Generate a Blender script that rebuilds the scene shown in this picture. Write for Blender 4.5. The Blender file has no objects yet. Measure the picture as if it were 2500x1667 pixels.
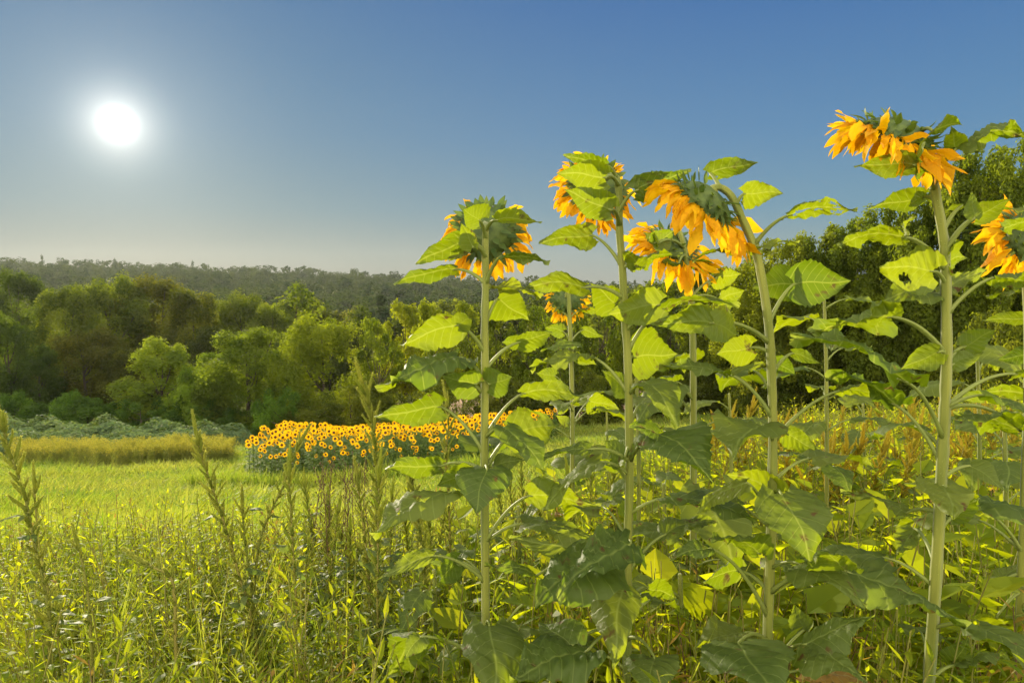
import bpy, math, random
import numpy as np
from mathutils import Vector, noise as mnoise

# ------------------------------------------------------------------ camera, sky, sun
W_, H_, F_ = 2500.0, 1667.0, 1667.0
HORIZON = 690.0
PITCH = math.atan((H_ / 2 - HORIZON) / F_)
CAM = np.array([0.0, 0.0, 1.6])
sc = bpy.context.scene
COL = sc.collection
cam_d = bpy.data.cameras.new('camera'); cam = bpy.data.objects.new('camera', cam_d); COL.objects.link(cam)
cam.location = CAM; cam.rotation_euler = (math.pi / 2 - PITCH, 0, 0)
cam_d.sensor_width = 36.0; cam_d.lens = 36.0 * F_ / W_
cam_d.clip_start = 0.05; cam_d.clip_end = 4000.0
sc.camera = cam

cp, sp = math.cos(PITCH), math.sin(PITCH)
def ray(px, py):
    a = (px - W_ / 2) / F_; b = -(py - H_ / 2) / F_
    return np.array([a, cp + b * sp, -sp + b * cp])
def P(px, py, Y):
    d = ray(px, py)
    return CAM + d * (Y / d[1])

SUNDIR = ray(287, 303); SUNDIR = SUNDIR / np.linalg.norm(SUNDIR)
SUN_EL = math.asin(SUNDIR[2]); SUN_AZ = math.atan2(SUNDIR[0], SUNDIR[1])
sun_d = bpy.data.lights.new('sun', 'SUN'); sun = bpy.data.objects.new('sun', sun_d); COL.objects.link(sun)
sun_d.energy = 5.0; sun_d.angle = math.radians(0.6); sun_d.color = (1.0, 0.88, 0.62)
sun.rotation_euler = Vector(-SUNDIR).to_track_quat('-Z', 'Y').to_euler()
sun.location = (-30, 60, 40)

SKY_STRENGTH = 1.0
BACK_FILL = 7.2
world = bpy.data.worlds.new('World'); sc.world = world; world.use_nodes = True
wn, wl = world.node_tree.nodes, world.node_tree.links
wn.clear()
def N(t, **k):
    n = wn.new(t)
    for a, b in k.items(): setattr(n, a, b)
    return n
def wmath(op, a, b=None, clamp=False):
    n = wn.new('ShaderNodeMath'); n.operation = op; n.use_clamp = clamp
    for i, v in enumerate((a, b)):
        if v is None: continue
        if isinstance(v, (int, float)): n.inputs[i].default_value = v
        else: wl.new(v, n.inputs[i])
    return n.outputs[0]
def wmix(f, a, b, bt='MIX'):
    n = wn.new('ShaderNodeMix'); n.data_type = 'RGBA'; n.blend_type = bt
    for i, v in ((0, f), (6, a), (7, b)):
        if isinstance(v, (int, float)): n.inputs[i].default_value = v
        elif isinstance(v, tuple): n.inputs[i].default_value = (*v, 1)
        else: wl.new(v, n.inputs[i])
    return n.outputs[2]
tc = N('ShaderNodeTexCoord')
sep = N('ShaderNodeSeparateXYZ'); wl.new(tc.outputs['Generated'], sep.inputs[0])
dot = N('ShaderNodeVectorMath', operation='DOT_PRODUCT'); wl.new(tc.outputs['Generated'], dot.inputs[0]); dot.inputs[1].default_value = tuple(SUNDIR)
ang = wmath('MULTIPLY', wmath('ARCCOSINE', wmath('MINIMUM', dot.outputs['Value'], 1.0)), 180 / math.pi)   # degrees from the sun
sky = N('ShaderNodeTexSky'); sky.sky_type = 'NISHITA'; sky.sun_disc = False
sky.sun_elevation = SUN_EL; sky.sun_rotation = SUN_AZ; sky.air_density = 1.0; sky.dust_density = 1.5; sky.ozone_density = 2.0
nish = wmix(1.0, sky.outputs[0], (0.05, 0.05, 0.05), 'MULTIPLY')
ramp = N('ShaderNodeValToRGB'); wl.new(sep.outputs['Z'], ramp.inputs[0])
cr = ramp.color_ramp
stops = [(0.0, (0.32, 0.36, 0.33)), (0.035, (0.27, 0.36, 0.36)), (0.10, (0.165, 0.315, 0.42)), (0.20, (0.112, 0.255, 0.44)), (0.36, (0.062, 0.172, 0.40)), (0.7, (0.055, 0.14, 0.33))]
cr.elements[0].position = stops[0][0]; cr.elements[0].color = (*stops[0][1], 1)
cr.elements[1].position = stops[-1][0]; cr.elements[1].color = (*stops[-1][1], 1)
for p, c in stops[1:-1]:
    e = cr.elements.new(p); e.color = (*c, 1)
base = ramp.outputs[0]
# a wide warm veil of lit haze round the sun, then the narrow aureole and the disc seen through it
def gauss(width, amp):
    q = wmath('DIVIDE', ang, width); q = wmath('MULTIPLY', q, q)
    return wmath('MULTIPLY', wmath('POWER', 2.71828, wmath('MULTIPLY', q, -1.0)), amp)
warm_f = gauss(38.0, 0.62)
lowf = wmath('POWER', 2.71828, wmath('MULTIPLY', wmath('ABSOLUTE', sep.outputs['Z']), -8.0))
c1 = wmix(wmath('MULTIPLY', warm_f, lowf, True), base, (0.47, 0.39, 0.24))
c1 = wmix(gauss(26.0, 0.35), c1, (0.155, 0.29, 0.32))
c2 = wmix(0.03, c1, nish)
def wadd(a, f, col):
    m = wmix(1.0, (1, 1, 1), (1, 1, 1))
    n = wn.new('ShaderNodeVectorMath'); n.operation = 'SCALE'; n.inputs[0].default_value = col; wl.new(f, n.inputs['Scale'])
    s = wn.new('ShaderNodeVectorMath'); s.operation = 'ADD'; wl.new(a, s.inputs[0]); wl.new(n.outputs[0], s.inputs[1])
    return s.outputs[0]
c3 = wadd(c2, gauss(8.0, 0.10), (1.0, 0.95, 0.78))
c3 = wadd(c3, gauss(2.3, 0.55), (1.0, 0.94, 0.80))
c3 = wadd(c3, gauss(1.1, 0.5), (1.0, 0.97, 0.88))
c3 = wadd(c3, gauss(4.2, 0.08), (1.0, 0.98, 0.85))
c3 = wadd(c3, gauss(0.62, 6.0), (1.0, 0.98, 0.92))
# unseen warm fill glow added to the sky behind the camera
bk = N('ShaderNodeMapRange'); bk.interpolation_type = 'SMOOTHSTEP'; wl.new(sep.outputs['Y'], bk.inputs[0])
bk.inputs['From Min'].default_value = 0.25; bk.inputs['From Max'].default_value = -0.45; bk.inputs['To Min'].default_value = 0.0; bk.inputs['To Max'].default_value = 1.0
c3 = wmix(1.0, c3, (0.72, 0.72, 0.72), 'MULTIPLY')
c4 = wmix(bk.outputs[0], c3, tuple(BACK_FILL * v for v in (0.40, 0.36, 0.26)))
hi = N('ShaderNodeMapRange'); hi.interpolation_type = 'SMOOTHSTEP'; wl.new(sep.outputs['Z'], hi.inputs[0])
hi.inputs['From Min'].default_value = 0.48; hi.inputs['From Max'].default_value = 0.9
c4 = wmix(hi.outputs[0], c4, (0.95, 0.95, 0.85))  # overhead sky brightened above the frame, added as fill for the shadows
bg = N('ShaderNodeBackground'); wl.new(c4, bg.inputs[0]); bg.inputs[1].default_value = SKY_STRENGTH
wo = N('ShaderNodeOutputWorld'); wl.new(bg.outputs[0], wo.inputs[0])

vs = sc.view_settings; vs.view_transform = 'Standard'; vs.look = 'None'; vs.exposure = 0.55; vs.gamma = 1.0; vs.use_curve_mapping = False
cy = sc.cycles
cy.max_bounces = 6; cy.diffuse_bounces = 3; cy.glossy_bounces = 2; cy.transmission_bounces = 4; cy.transparent_max_bounces = 4; cy.volume_bounces = 0
cy.caustics_reflective = False; cy.caustics_refractive = False; cy.sample_clamp_indirect = 3.0
cy.use_adaptive_sampling = True; cy.adaptive_threshold = 0.02

# ------------------------------------------------------------------ helpers
rs = np.random.RandomState(7)
def unit(v): v = np.asarray(v, float); return v / (np.linalg.norm(v) + 1e-12)

class G:
    """collects triangles; build() links them as one mesh object"""
    def __init__(s): s.V, s.T, s.M, s.R, s.L, s.n = [], [], [], [], [], 0
    def add(s, V, T, mat=0, rnd=0.5, lc=None):
        V = np.asarray(V, float).reshape(-1, 3); T = np.asarray(T, int).reshape(-1, 3)
        s.V.append(V); s.T.append(T + s.n)
        s.M.append(np.full(len(T), mat) if np.isscalar(mat) else np.asarray(mat))
        s.R.append(np.full(len(V), rnd, float) if np.isscalar(rnd) else np.asarray(rnd, float))
        s.L.append(np.zeros((len(V), 3)) if lc is None else np.asarray(lc, float))
        s.n += len(V); return s
    def arrays(s):
        return (np.concatenate(s.V), np.concatenate(s.T), np.concatenate(s.M), np.concatenate(s.R), np.concatenate(s.L))
    def merge(s, other, M=None, t=None, rnd=None):
        V, T, Mi, R, L = other if isinstance(other, tuple) else other.arrays()
        if M is not None: V = V @ M.T
        if t is not None: V = V + t
        s.add(V, T, Mi, R if rnd is None else np.clip(R * 0.5 + rnd * 0.5, 0, 1), L); return s
    def mesh(s, name, mats, smooth=True, origin=None):
        V, T, M, R, L = s.arrays()
        if origin is not None: V = V - np.asarray(origin)
        me = bpy.data.meshes.new(name)
        nV, nT = len(V), len(T)
        me.vertices.add(nV); me.vertices.foreach_set('co', V.astype(np.float32).ravel())
        me.loops.add(nT * 3); me.loops.foreach_set('vertex_index', T.astype(np.int32).ravel())
        me.polygons.add(nT); me.polygons.foreach_set('loop_start', (np.arange(nT) * 3).astype(np.int32))
        me.polygons.foreach_set('material_index', M.astype(np.int32))
        me.polygons.foreach_set('use_smooth', np.full(nT, smooth))
        for m in mats: me.materials.append(m)
        a = me.attributes.new('rnd', 'FLOAT', 'POINT'); a.data.foreach_set('value', R.astype(np.float32))
        if np.any(L):
            a = me.attributes.new('lc', 'FLOAT_VECTOR', 'POINT'); a.data.foreach_set('vector', L.astype(np.float32).ravel())
        me.update(calc_edges=True); me.validate()
        return me
    def build(s, name, mats, parent=None, smooth=True, origin=None):
        o = bpy.data.objects.new(name, s.mesh(name, mats, smooth, origin)); COL.objects.link(o)
        if parent is not None: o.parent = parent
        return o

def tag(o, label=None, cat=None, group=None, kind=None):
    if label: o['label'] = label
    if cat: o['category'] = cat
    if group: o['group'] = group
    if kind: o['kind'] = kind
    return o
def empty(name, loc, label, cat, group=None):
    o = bpy.data.objects.new(name, None); COL.objects.link(o); o.location = [float(v) for v in loc]
    o.empty_display_size = 0.1
    return tag(o, label, cat, group)
def dup(root, loc, rz=0.0, s=(1, 1, 1), label=None, color=None):
    r = root.copy(); COL.objects.link(r); r.location = loc; r.rotation_euler = (0, 0, rz); r.scale = s
    if label: r['label'] = label
    if color: r.color = color
    for ch in list(root.children):
        c = ch.copy(); COL.objects.link(c); c.parent = r
        if color: c.color = color
        for g in ch.children:
            d = g.copy(); COL.objects.link(d); d.parent = c
            if color: d.color = color
    return r
def rotz(a): c, s = math.cos(a), math.sin(a); return np.array([[c, -s, 0], [s, c, 0], [0, 0, 1.0]])

def tube(pts, rad, n=7, wob=0.0, ridges=0):
    pts = np.asarray(pts, float); rad = np.broadcast_to(np.asarray(rad, float), (len(pts),))
    d = np.gradient(pts, axis=0); d /= np.linalg.norm(d, axis=1)[:, None] + 1e-9
    ref = np.array([0.31, 0.9, 0.2]) if abs(d[0][2]) > 0.6 else np.array([0, 0, 1.0])
    V = []; u = np.cross(d[0], ref); u /= np.linalg.norm(u)
    a = np.arange(n) / n * 2 * math.pi
    for i in range(len(pts)):
        u = u - d[i] * (u @ d[i]); u /= np.linalg.norm(u) + 1e-9; v = np.cross(d[i], u)
        r = rad[i] * (1 + wob * rs.randn(n) + (0.10 * np.cos(a * ridges) if ridges else 0))
        V.append(pts[i] + (np.cos(a) * r)[:, None] * u + (np.sin(a) * r)[:, None] * v)
    V = np.concatenate(V); T = []
    m = len(pts)
    i, j = np.meshgrid(np.arange(m - 1), np.arange(n), indexing='ij'); i = i.ravel(); j = j.ravel(); k = (j + 1) % n
    a0, b0, c0, d0 = i * n + j, i * n + k, (i + 1) * n + k, (i + 1) * n + j
    T = np.concatenate([np.stack([a0, b0, c0], 1), np.stack([a0, c0, d0], 1)])
    V = np.vstack([V, pts[0], pts[-1]]); q = len(V)
    j = np.arange(n); k = (j + 1) % n
    T = np.vstack([T, np.stack([k, j, np.full(n, q - 2)], 1), np.stack([(m - 1) * n + j, (m - 1) * n + k, np.full(n, q - 1)], 1)])
    return V, T
def smooth_path(pts, k=5):
    pts = np.asarray(pts, float); out = []
    n = len(pts)
    for i in range(n - 1):
        p0, p1, p2, p3 = pts[max(i - 1, 0)], pts[i], pts[i + 1], pts[min(i + 2, n - 1)]
        for t in np.arange(k) / k:
            out.append(0.5 * ((2 * p1) + (-p0 + p2) * t + (2 * p0 - 5 * p1 + 4 * p2 - p3) * t * t + (-p0 + 3 * p1 - 3 * p2 + p3) * t ** 3))
    out.append(pts[-1]); return np.array(out)
def bez(a, b, c, n=8):
    t = np.linspace(0, 1, n)[:, None]; return a * (1 - t) ** 2 + 2 * b * t * (1 - t) + c * t * t

# ------------------------------------------------------------------ materials
def newmat(name):
    m = bpy.data.materials.new(name); m.use_nodes = True; m.node_tree.nodes.clear()
    return m, m.node_tree.nodes, m.node_tree.links
def rgb(c): return (*c, 1.0)
def foliage(name, c0, c1, t0, t1, trans=0.45, rough=0.5, spec=0.3, back=None, veins=None, spots=0.0, spotcol=(0.12, 0.07, 0.02), noise=8.0, bump=0.0, objcol=False, sheen=0.0, fringe=None):
    m, n, l = newmat(name)
    def mix(f, a, b, bt='MIX'):
        x = n.new('ShaderNodeMix'); x.data_type = 'RGBA'; x.blend_type = bt
        for i, v in ((0, f), (6, a), (7, b)):
            if isinstance(v, (int, float)): x.inputs[i].default_value = v
            elif isinstance(v, tuple): x.inputs[i].default_value = rgb(v)
            else: l.new(v, x.inputs[i])
        return x.outputs[2]
    at = n.new('ShaderNodeAttribute'); at.attribute_name = 'rnd'
    tcn = n.new('ShaderNodeTexCoord')
    nz = n.new('ShaderNodeTexNoise'); nz.inputs['Scale'].default_value = noise; nz.inputs['Detail'].default_value = 3; l.new(tcn.outputs['Object'], nz.inputs[0])
    ad = n.new('ShaderNodeMath'); ad.operation = 'ADD'; l.new(at.outputs['Fac'], ad.inputs[0])
    sc_ = n.new('ShaderNodeMath'); sc_.operation = 'MULTIPLY_ADD'; l.new(nz.outputs[0], sc_.inputs[0]); sc_.inputs[1].default_value = 0.9; sc_.inputs[2].default_value = -0.45
    l.new(sc_.outputs[0], ad.inputs[1]); ad.use_clamp = True
    f = ad.outputs[0]
    col = mix(f, c0, c1); tr = mix(f, t0, t1)
    if spots > 0:
        n2 = n.new('ShaderNodeTexNoise'); n2.inputs['Scale'].default_value = noise * 5; n2.inputs['Detail'].default_value = 2; l.new(tcn.outputs['Object'], n2.inputs[0])
        mr = n.new('ShaderNodeMapRange'); mr.inputs[1].default_value = 0.66 - spots * 0.1; mr.inputs[2].default_value = 0.74 - spots * 0.1; l.new(n2.outputs[0], mr.inputs[0])
        col = mix(mr.outputs[0], col, spotcol); tr = mix(mr.outputs[0], tr, spotcol)
    vein_out = None
    if veins:
        la = n.new('ShaderNodeAttribute'); la.attribute_name = 'lc'; sx = n.new('ShaderNodeSeparateXYZ'); l.new(la.outputs['Vector'], sx.inputs[0])
        def mm(op, a, b=None, clamp=False):
            x = n.new('ShaderNodeMath'); x.operation = op; x.use_clamp = clamp
            for i, v in enumerate((a, b)):
                if v is None: continue
                if isinstance(v, (int, float)): x.inputs[i].default_value = v
                else: l.new(v, x.inputs[i])
            return x.outputs[0]
        av = mm('ABSOLUTE', sx.outputs['Y'])
        mid = mm('SUBTRACT', 1.0, mm('MULTIPLY', av, 26.0), True)
        ph = mm('MULTIPLY', mm('SUBTRACT', sx.outputs['X'], mm('MULTIPLY', av, 0.34)), 7.0)
        fr = mm('ABSOLUTE', mm('SUBTRACT', mm('FRACT', ph), 0.5))
        lat = mm('SUBTRACT', 1.0, mm('MULTIPLY', fr, 15.0), True)
        vv = mm('MAXIMUM', mid, mm('MULTIPLY', lat, 0.75)); vein_out = vv
        col = mix(mm('MULTIPLY', vv, 0.6), col, veins); tr = mix(mm('MULTIPLY', vv, 0.5), tr, (0.62, 0.66, 0.10))
    if back is not None:
        geo = n.new('ShaderNodeNewGeometry'); col = mix(geo.outputs['Backfacing'], col, mix(0.6, col, back))
    if objcol:
        oi = n.new('ShaderNodeObjectInfo'); col = mix(1.0, col, oi.outputs['Color'], 'MULTIPLY'); tr = mix(1.0, tr, oi.outputs['Color'], 'MULTIPLY')
    if fringe is not None: pass
    pb = n.new('ShaderNodeBsdfPrincipled'); l.new(col, pb.inputs['Base Color']); pb.inputs['Roughness'].default_value = rough
    pb.inputs['Specular IOR Level'].default_value = spec
    if sheen: pb.inputs['Sheen Weight'].default_value = sheen; pb.inputs['Sheen Roughness'].default_value = 0.4
    tl = n.new('ShaderNodeBsdfTranslucent'); l.new(tr, tl.inputs[0])
    if bump > 0 or veins:
        bp = n.new('ShaderNodeBump'); bp.inputs['Strength'].default_value = max(bump, 0.25); bp.inputs['Distance'].default_value = 0.006
        nb = n.new('ShaderNodeTexNoise'); nb.inputs['Scale'].default_value = 90; nb.inputs['Detail'].default_value = 2; l.new(tcn.outputs['Object'], nb.inputs[0])
        h = nb.outputs[0]
        if vein_out is not None:
            x = n.new('ShaderNodeMath'); x.operation = 'MULTIPLY_ADD'; l.new(vein_out, x.inputs[0]); x.inputs[1].default_value = -0.7; l.new(h, x.inputs[2]); h = x.outputs[0]
        l.new(h, bp.inputs['Height']); l.new(bp.outputs[0], pb.inputs['Normal'])
    ms = n.new('ShaderNodeMixShader'); ms.inputs[0].default_value = trans; l.new(pb.outputs[0], ms.inputs[1]); l.new(tl.outputs[0], ms.inputs[2])
    o = n.new('ShaderNodeOutputMaterial'); l.new(ms.outputs[0], o.inputs[0])
    return m
def simple(name, c0, c1, scale=10.0, rough=0.8, spec=0.2, bump=0.3, dist=0.01, stretch=(1, 1, 1), sheen=0.0):
    m, n, l = newmat(name)
    tcn = n.new('ShaderNodeTexCoord'); mp = n.new('ShaderNodeMapping'); mp.inputs['Scale'].default_value = stretch; l.new(tcn.outputs['Object'], mp.inputs[0])
    nz = n.new('ShaderNodeTexNoise'); nz.inputs['Scale'].default_value = scale; nz.inputs['Detail'].default_value = 5; l.new(mp.outputs[0], nz.inputs[0])
    rp = n.new('ShaderNodeValToRGB'); l.new(nz.outputs[0], rp.inputs[0]); rp.color_ramp.elements[0].position = 0.35; rp.color_ramp.elements[1].position = 0.65
    rp.color_ramp.elements[0].color = rgb(c0); rp.color_ramp.elements[1].color = rgb(c1)
    pb = n.new('ShaderNodeBsdfPrincipled'); l.new(rp.outputs[0], pb.inputs['Base Color']); pb.inputs['Roughness'].default_value = rough; pb.inputs['Specular IOR Level'].default_value = spec
    if sheen: pb.inputs['Sheen Weight'].default_value = sheen
    bp = n.new('ShaderNodeBump'); bp.inputs['Strength'].default_value = bump; bp.inputs['Distance'].default_value = dist; l.new(nz.outputs[0], bp.inputs['Height']); l.new(bp.outputs[0], pb.inputs['Normal'])
    o = n.new('ShaderNodeOutputMaterial'); l.new(pb.outputs[0], o.inputs[0]); return m

M_leaf = foliage('sunflower_leaf', (0.080, 0.120, 0.026), (0.14, 0.17, 0.034), (0.17, 0.255, 0.001), (0.42, 0.48, 0.002), trans=0.55, rough=0.55, spec=0.32, back=(0.10, 0.15, 0.025), veins=(0.26, 0.33, 0.09), spots=0.10, noise=5.0, bump=0.4)
M_leafdry = foliage('withering_leaf', (0.20, 0.12, 0.03), (0.30, 0.18, 0.04), (0.5, 0.25, 0.03), (0.75, 0.4, 0.04), trans=0.45, rough=0.6, spec=0.3, veins=(0.34, 0.30, 0.16), spots=0.5, noise=6.0, bump=0.4)
M_stem = simple('sunflower_stem', (0.09, 0.12, 0.014), (0.21, 0.22, 0.036), 22, 0.6, 0.3, 0.9, 0.004, (1, 1, 0.12), sheen=0.25)
M_hair = foliage('stem_hair', (0.35, 0.40, 0.20), (0.4, 0.45, 0.25), (0.6, 0.65, 0.3), (0.7, 0.75, 0.4), trans=0.5, rough=0.8)
M_petiole = foliage('petiole', (0.17, 0.22, 0.045), (0.25, 0.28, 0.08), (0.3, 0.38, 0.05), (0.4, 0.45, 0.06), trans=0.25, rough=0.5, spec=0.35)
M_petal = foliage('ray_petal', (0.62, 0.28, 0.004), (0.78, 0.45, 0.006), (0.72, 0.36, 0.003), (0.90, 0.58, 0.004), trans=0.5, rough=0.6, spec=0.15, noise=20, bump=0.5)
M_fieldpetal = foliage('field_petal', (0.70, 0.36, 0.006), (0.84, 0.50, 0.008), (0.80, 0.42, 0.004), (0.95, 0.60, 0.006), trans=0.45, rough=0.7, spec=0.1, noise=3)
M_bract = foliage('bract', (0.030, 0.065, 0.014), (0.075, 0.115, 0.025), (0.2, 0.3, 0.02), (0.3, 0.4, 0.03), trans=0.25, rough=0.55, spec=0.3)
M_recept = simple('receptacle_back', (0.030, 0.055, 0.012), (0.08, 0.115, 0.022), 30, 0.6, 0.3, 0.6, 0.004)
M_disc = simple('seed_disc_face', (0.05, 0.022, 0.008), (0.17, 0.085, 0.02), 120, 0.8, 0.2, 1.0, 0.006)
M_weed = foliage('weed_leaf', (0.07, 0.12, 0.012), (0.15, 0.20, 0.02), (0.46, 0.60, 0.004), (0.98, 0.93, 0.010), trans=0.64, rough=0.55, spec=0.16, back=(0.12, 0.16, 0.04), noise=4.0)
M_weedstem = foliage('weed_stem', (0.14, 0.18, 0.03), (0.26, 0.22, 0.06), (0.3, 0.35, 0.03), (0.4, 0.34, 0.05), trans=0.3, rough=0.6)
M_pigleaf = foliage('pigweed_leaf', (0.075, 0.10, 0.04), (0.13, 0.155, 0.06), (0.28, 0.42, 0.015), (0.50, 0.60, 0.02), trans=0.5, rough=0.55, spec=0.18, back=(0.14, 0.17, 0.07), noise=4.0)
M_spike = foliage('seed_spike_green', (0.12, 0.155, 0.030), (0.24, 0.25, 0.06), (0.50, 0.56, 0.06), (0.90, 0.84, 0.18), trans=0.48, rough=0.8, spec=0.1, noise=30)
M_spikeor = foliage('seed_spike_orange', (0.22, 0.21, 0.03), (0.34, 0.25, 0.035), (0.60, 0.56, 0.03), (0.85, 0.62, 0.04), trans=0.5, rough=0.8, spec=0.1, noise=30)
M_dead = simple('dry_stalk', (0.07, 0.045, 0.022), (0.15, 0.10, 0.05), 20, 0.9)
M_bark = simple('bark', (0.045, 0.035, 0.026), (0.11, 0.09, 0.065), 6, 0.95, 0.1, 0.8, 0.05, (1, 1, 0.3))
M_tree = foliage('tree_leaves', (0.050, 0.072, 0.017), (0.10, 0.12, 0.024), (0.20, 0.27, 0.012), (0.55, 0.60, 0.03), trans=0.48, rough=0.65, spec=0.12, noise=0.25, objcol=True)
M_far = foliage('distant_leaves', (0.020, 0.042, 0.010), (0.06, 0.082, 0.016), (0.03, 0.055, 0.006), (0.13, 0.16, 0.015), trans=0.3, rough=0.9, spec=0.03, noise=0.02, objcol=False)
M_conif = foliage('conifer_needles', (0.022, 0.040, 0.018), (0.045, 0.06, 0.022), (0.06, 0.10, 0.02), (0.12, 0.16, 0.03), trans=0.25, rough=0.7, spec=0.2, noise=0.3)
M_grass = foliage('meadow_grass', (0.09, 0.16, 0.018), (0.24, 0.24, 0.05), (0.26, 0.46, 0.01), (0.74, 0.72, 0.07), trans=0.45, rough=0.6, spec=0.25, noise=0.35)
M_gold = foliage('goldenrod_plume', (0.20, 0.20, 0.04), (0.30, 0.27, 0.05), (0.34, 0.36, 0.03), (0.60, 0.52, 0.05), trans=0.4, rough=0.8, spec=0.1, noise=1.0)
M_goldleaf = foliage('goldenrod_leaf', (0.09, 0.11, 0.03), (0.16, 0.17, 0.05), (0.26, 0.32, 0.03), (0.42, 0.42, 0.05), trans=0.4, rough=0.7, spec=0.2, noise=0.6)
M_vine = foliage('vine_leaf', (0.075, 0.125, 0.055), (0.13, 0.18, 0.08), (0.14, 0.24, 0.05), (0.34, 0.42, 0.07), trans=0.35, rough=0.7, spec=0.12, noise=0.5)
M_fieldleaf = foliage('field_sunflower_leaf', (0.07, 0.125, 0.035), (0.13, 0.19, 0.05), (0.22, 0.32, 0.01), (0.50, 0.56, 0.02), trans=0.5, rough=0.7, spec=0.08, noise=3.0)

# ------------------------------------------------------------------ ground
_py = np.array([-30, 0, 2, 5, 10, 18, 25, 35, 50, 70, 100, 140, 200, 300, 450, 620, 800, 1100.0])
_pz = np.array([0.3, 0, -0.12, -0.75, -2.0, -3.8, -5.15, -7.0, -9.3, -11.5, -14.5, -18.0, -19.0, -18.0, -12.5, -6.5, -6.0, -8.0])
def ground(x, y):
    x = np.asarray(x, float); y = np.asarray(y, float)
    z = np.interp(y, _py, _pz)
    xo = np.maximum(x + 0.2 * np.clip(y, 0, 60), 0.0)
    lat = 9.0 * np.tanh(0.105 * xo / 9.0)
    lat = lat * np.clip(1 - (y - 60) / 80.0, 0, 1)
    far = np.clip((y - 150) / 300, 0, 1) * np.clip(-x / 380 + 0.1, -0.3, 1.2) * 15.0
    lump = 0.05 * np.sin(x * 1.3 + y * 0.7) + 0.05 * np.sin(x * 0.6 - y * 1.1 + 2) + 0.10 * np.sin(y * 0.33 + 1 + x * .2)
    return z + lat + far + lump * np.clip(y / 6 - 0.3, 0, 1)
def gz(x, y): return float(ground(x, y))

ys = np.concatenate([np.linspace(-25, 0, 10), np.linspace(0.4, 60, 150), np.geomspace(62, 1000, 70)])
xs = np.concatenate([-np.geomspace(900, 22, 45), np.linspace(-21, 21, 130), np.geomspace(22, 900, 45)])
X, Yg = np.meshgrid(xs, ys, indexing='ij'); Z = ground(X, Yg)
nx, ny = X.shape
i, j = np.meshgrid(np.arange(nx - 1), np.arange(ny - 1), indexing='ij'); i = i.ravel(); j = j.ravel()
a0, b0, c0, d0 = i * ny + j, (i + 1) * ny + j, (i + 1) * ny + j + 1, i * ny + j + 1
g = G(); g.add(np.stack([X, Yg, Z], -1).reshape(-1, 3), np.concatenate([np.stack([a0, b0, c0], 1), np.stack([a0, c0, d0], 1)]))
m, n, l = newmat('meadow_soil')
tcn = n.new('ShaderNodeTexCoord')
nz = n.new('ShaderNodeTexNoise'); nz.inputs['Scale'].default_value = 0.8; nz.inputs['Detail'].default_value = 8; nz.inputs['Roughness'].default_value = 0.7; l.new(tcn.outputs['Object'], nz.inputs[0])
rp = n.new('ShaderNodeValToRGB'); l.new(nz.outputs[0], rp.inputs[0])
for k, (p, c) in enumerate([(0.3, (0.07, 0.075, 0.02)), (0.5, (0.13, 0.15, 0.03)), (0.7, (0.20, 0.19, 0.06))]):
    if k < 2: e = rp.color_ramp.elements[k]; e.position = p
    else: e = rp.color_ramp.elements.new(p)
    e.color = rgb(c)
# the mown pinkish stubble field beyond the sunflower patch
gp = n.new('ShaderNodeVectorMath'); gp.operation = 'SUBTRACT'; l.new(tcn.outputs['Object'], gp.inputs[0]); gp.inputs[1].default_value = (2, 62, 0)
gs = n.new('ShaderNodeVectorMath'); gs.operation = 'MULTIPLY'; l.new(gp.outputs[0], gs.inputs[0]); gs.inputs[1].default_value = (1 / 24, 1 / 22, 0)
gl = n.new('ShaderNodeVectorMath'); gl.operation = 'LENGTH'; l.new(gs.outputs[0], gl.inputs[0])
mr = n.new('ShaderNodeMapRange'); mr.inputs[1].default_value = 1.05; mr.inputs[2].default_value = 0.9; l.new(gl.outputs['Value'], mr.inputs[0])
mx = n.new('ShaderNodeMix'); mx.data_type = 'RGBA'; l.new(mr.outputs[0], mx.inputs[0]); l.new(rp.outputs[0], mx.inputs[6]); mx.inputs[7].default_value = rgb((0.30, 0.20, 0.12))
pb = n.new('ShaderNodeBsdfPrincipled'); l.new(mx.outputs[2], pb.inputs['Base Color']); pb.inputs['Roughness'].default_value = 0.95; pb.inputs['Specular IOR Level'].default_value = 0.1
bp = n.new('ShaderNodeBump'); bp.inputs['Strength'].default_value = 0.8; bp.inputs['Distance'].default_value = 0.15; l.new(nz.outputs[0], bp.inputs['Height']); l.new(bp.outputs[0], pb.inputs['Normal'])
o = n.new('ShaderNodeOutputMaterial'); l.new(pb.outputs[0], o.inputs[0])
tag(g.build('ground', [m]), 'grassy slope falling from the camera to the wooded valley', None, None, 'structure')

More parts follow.
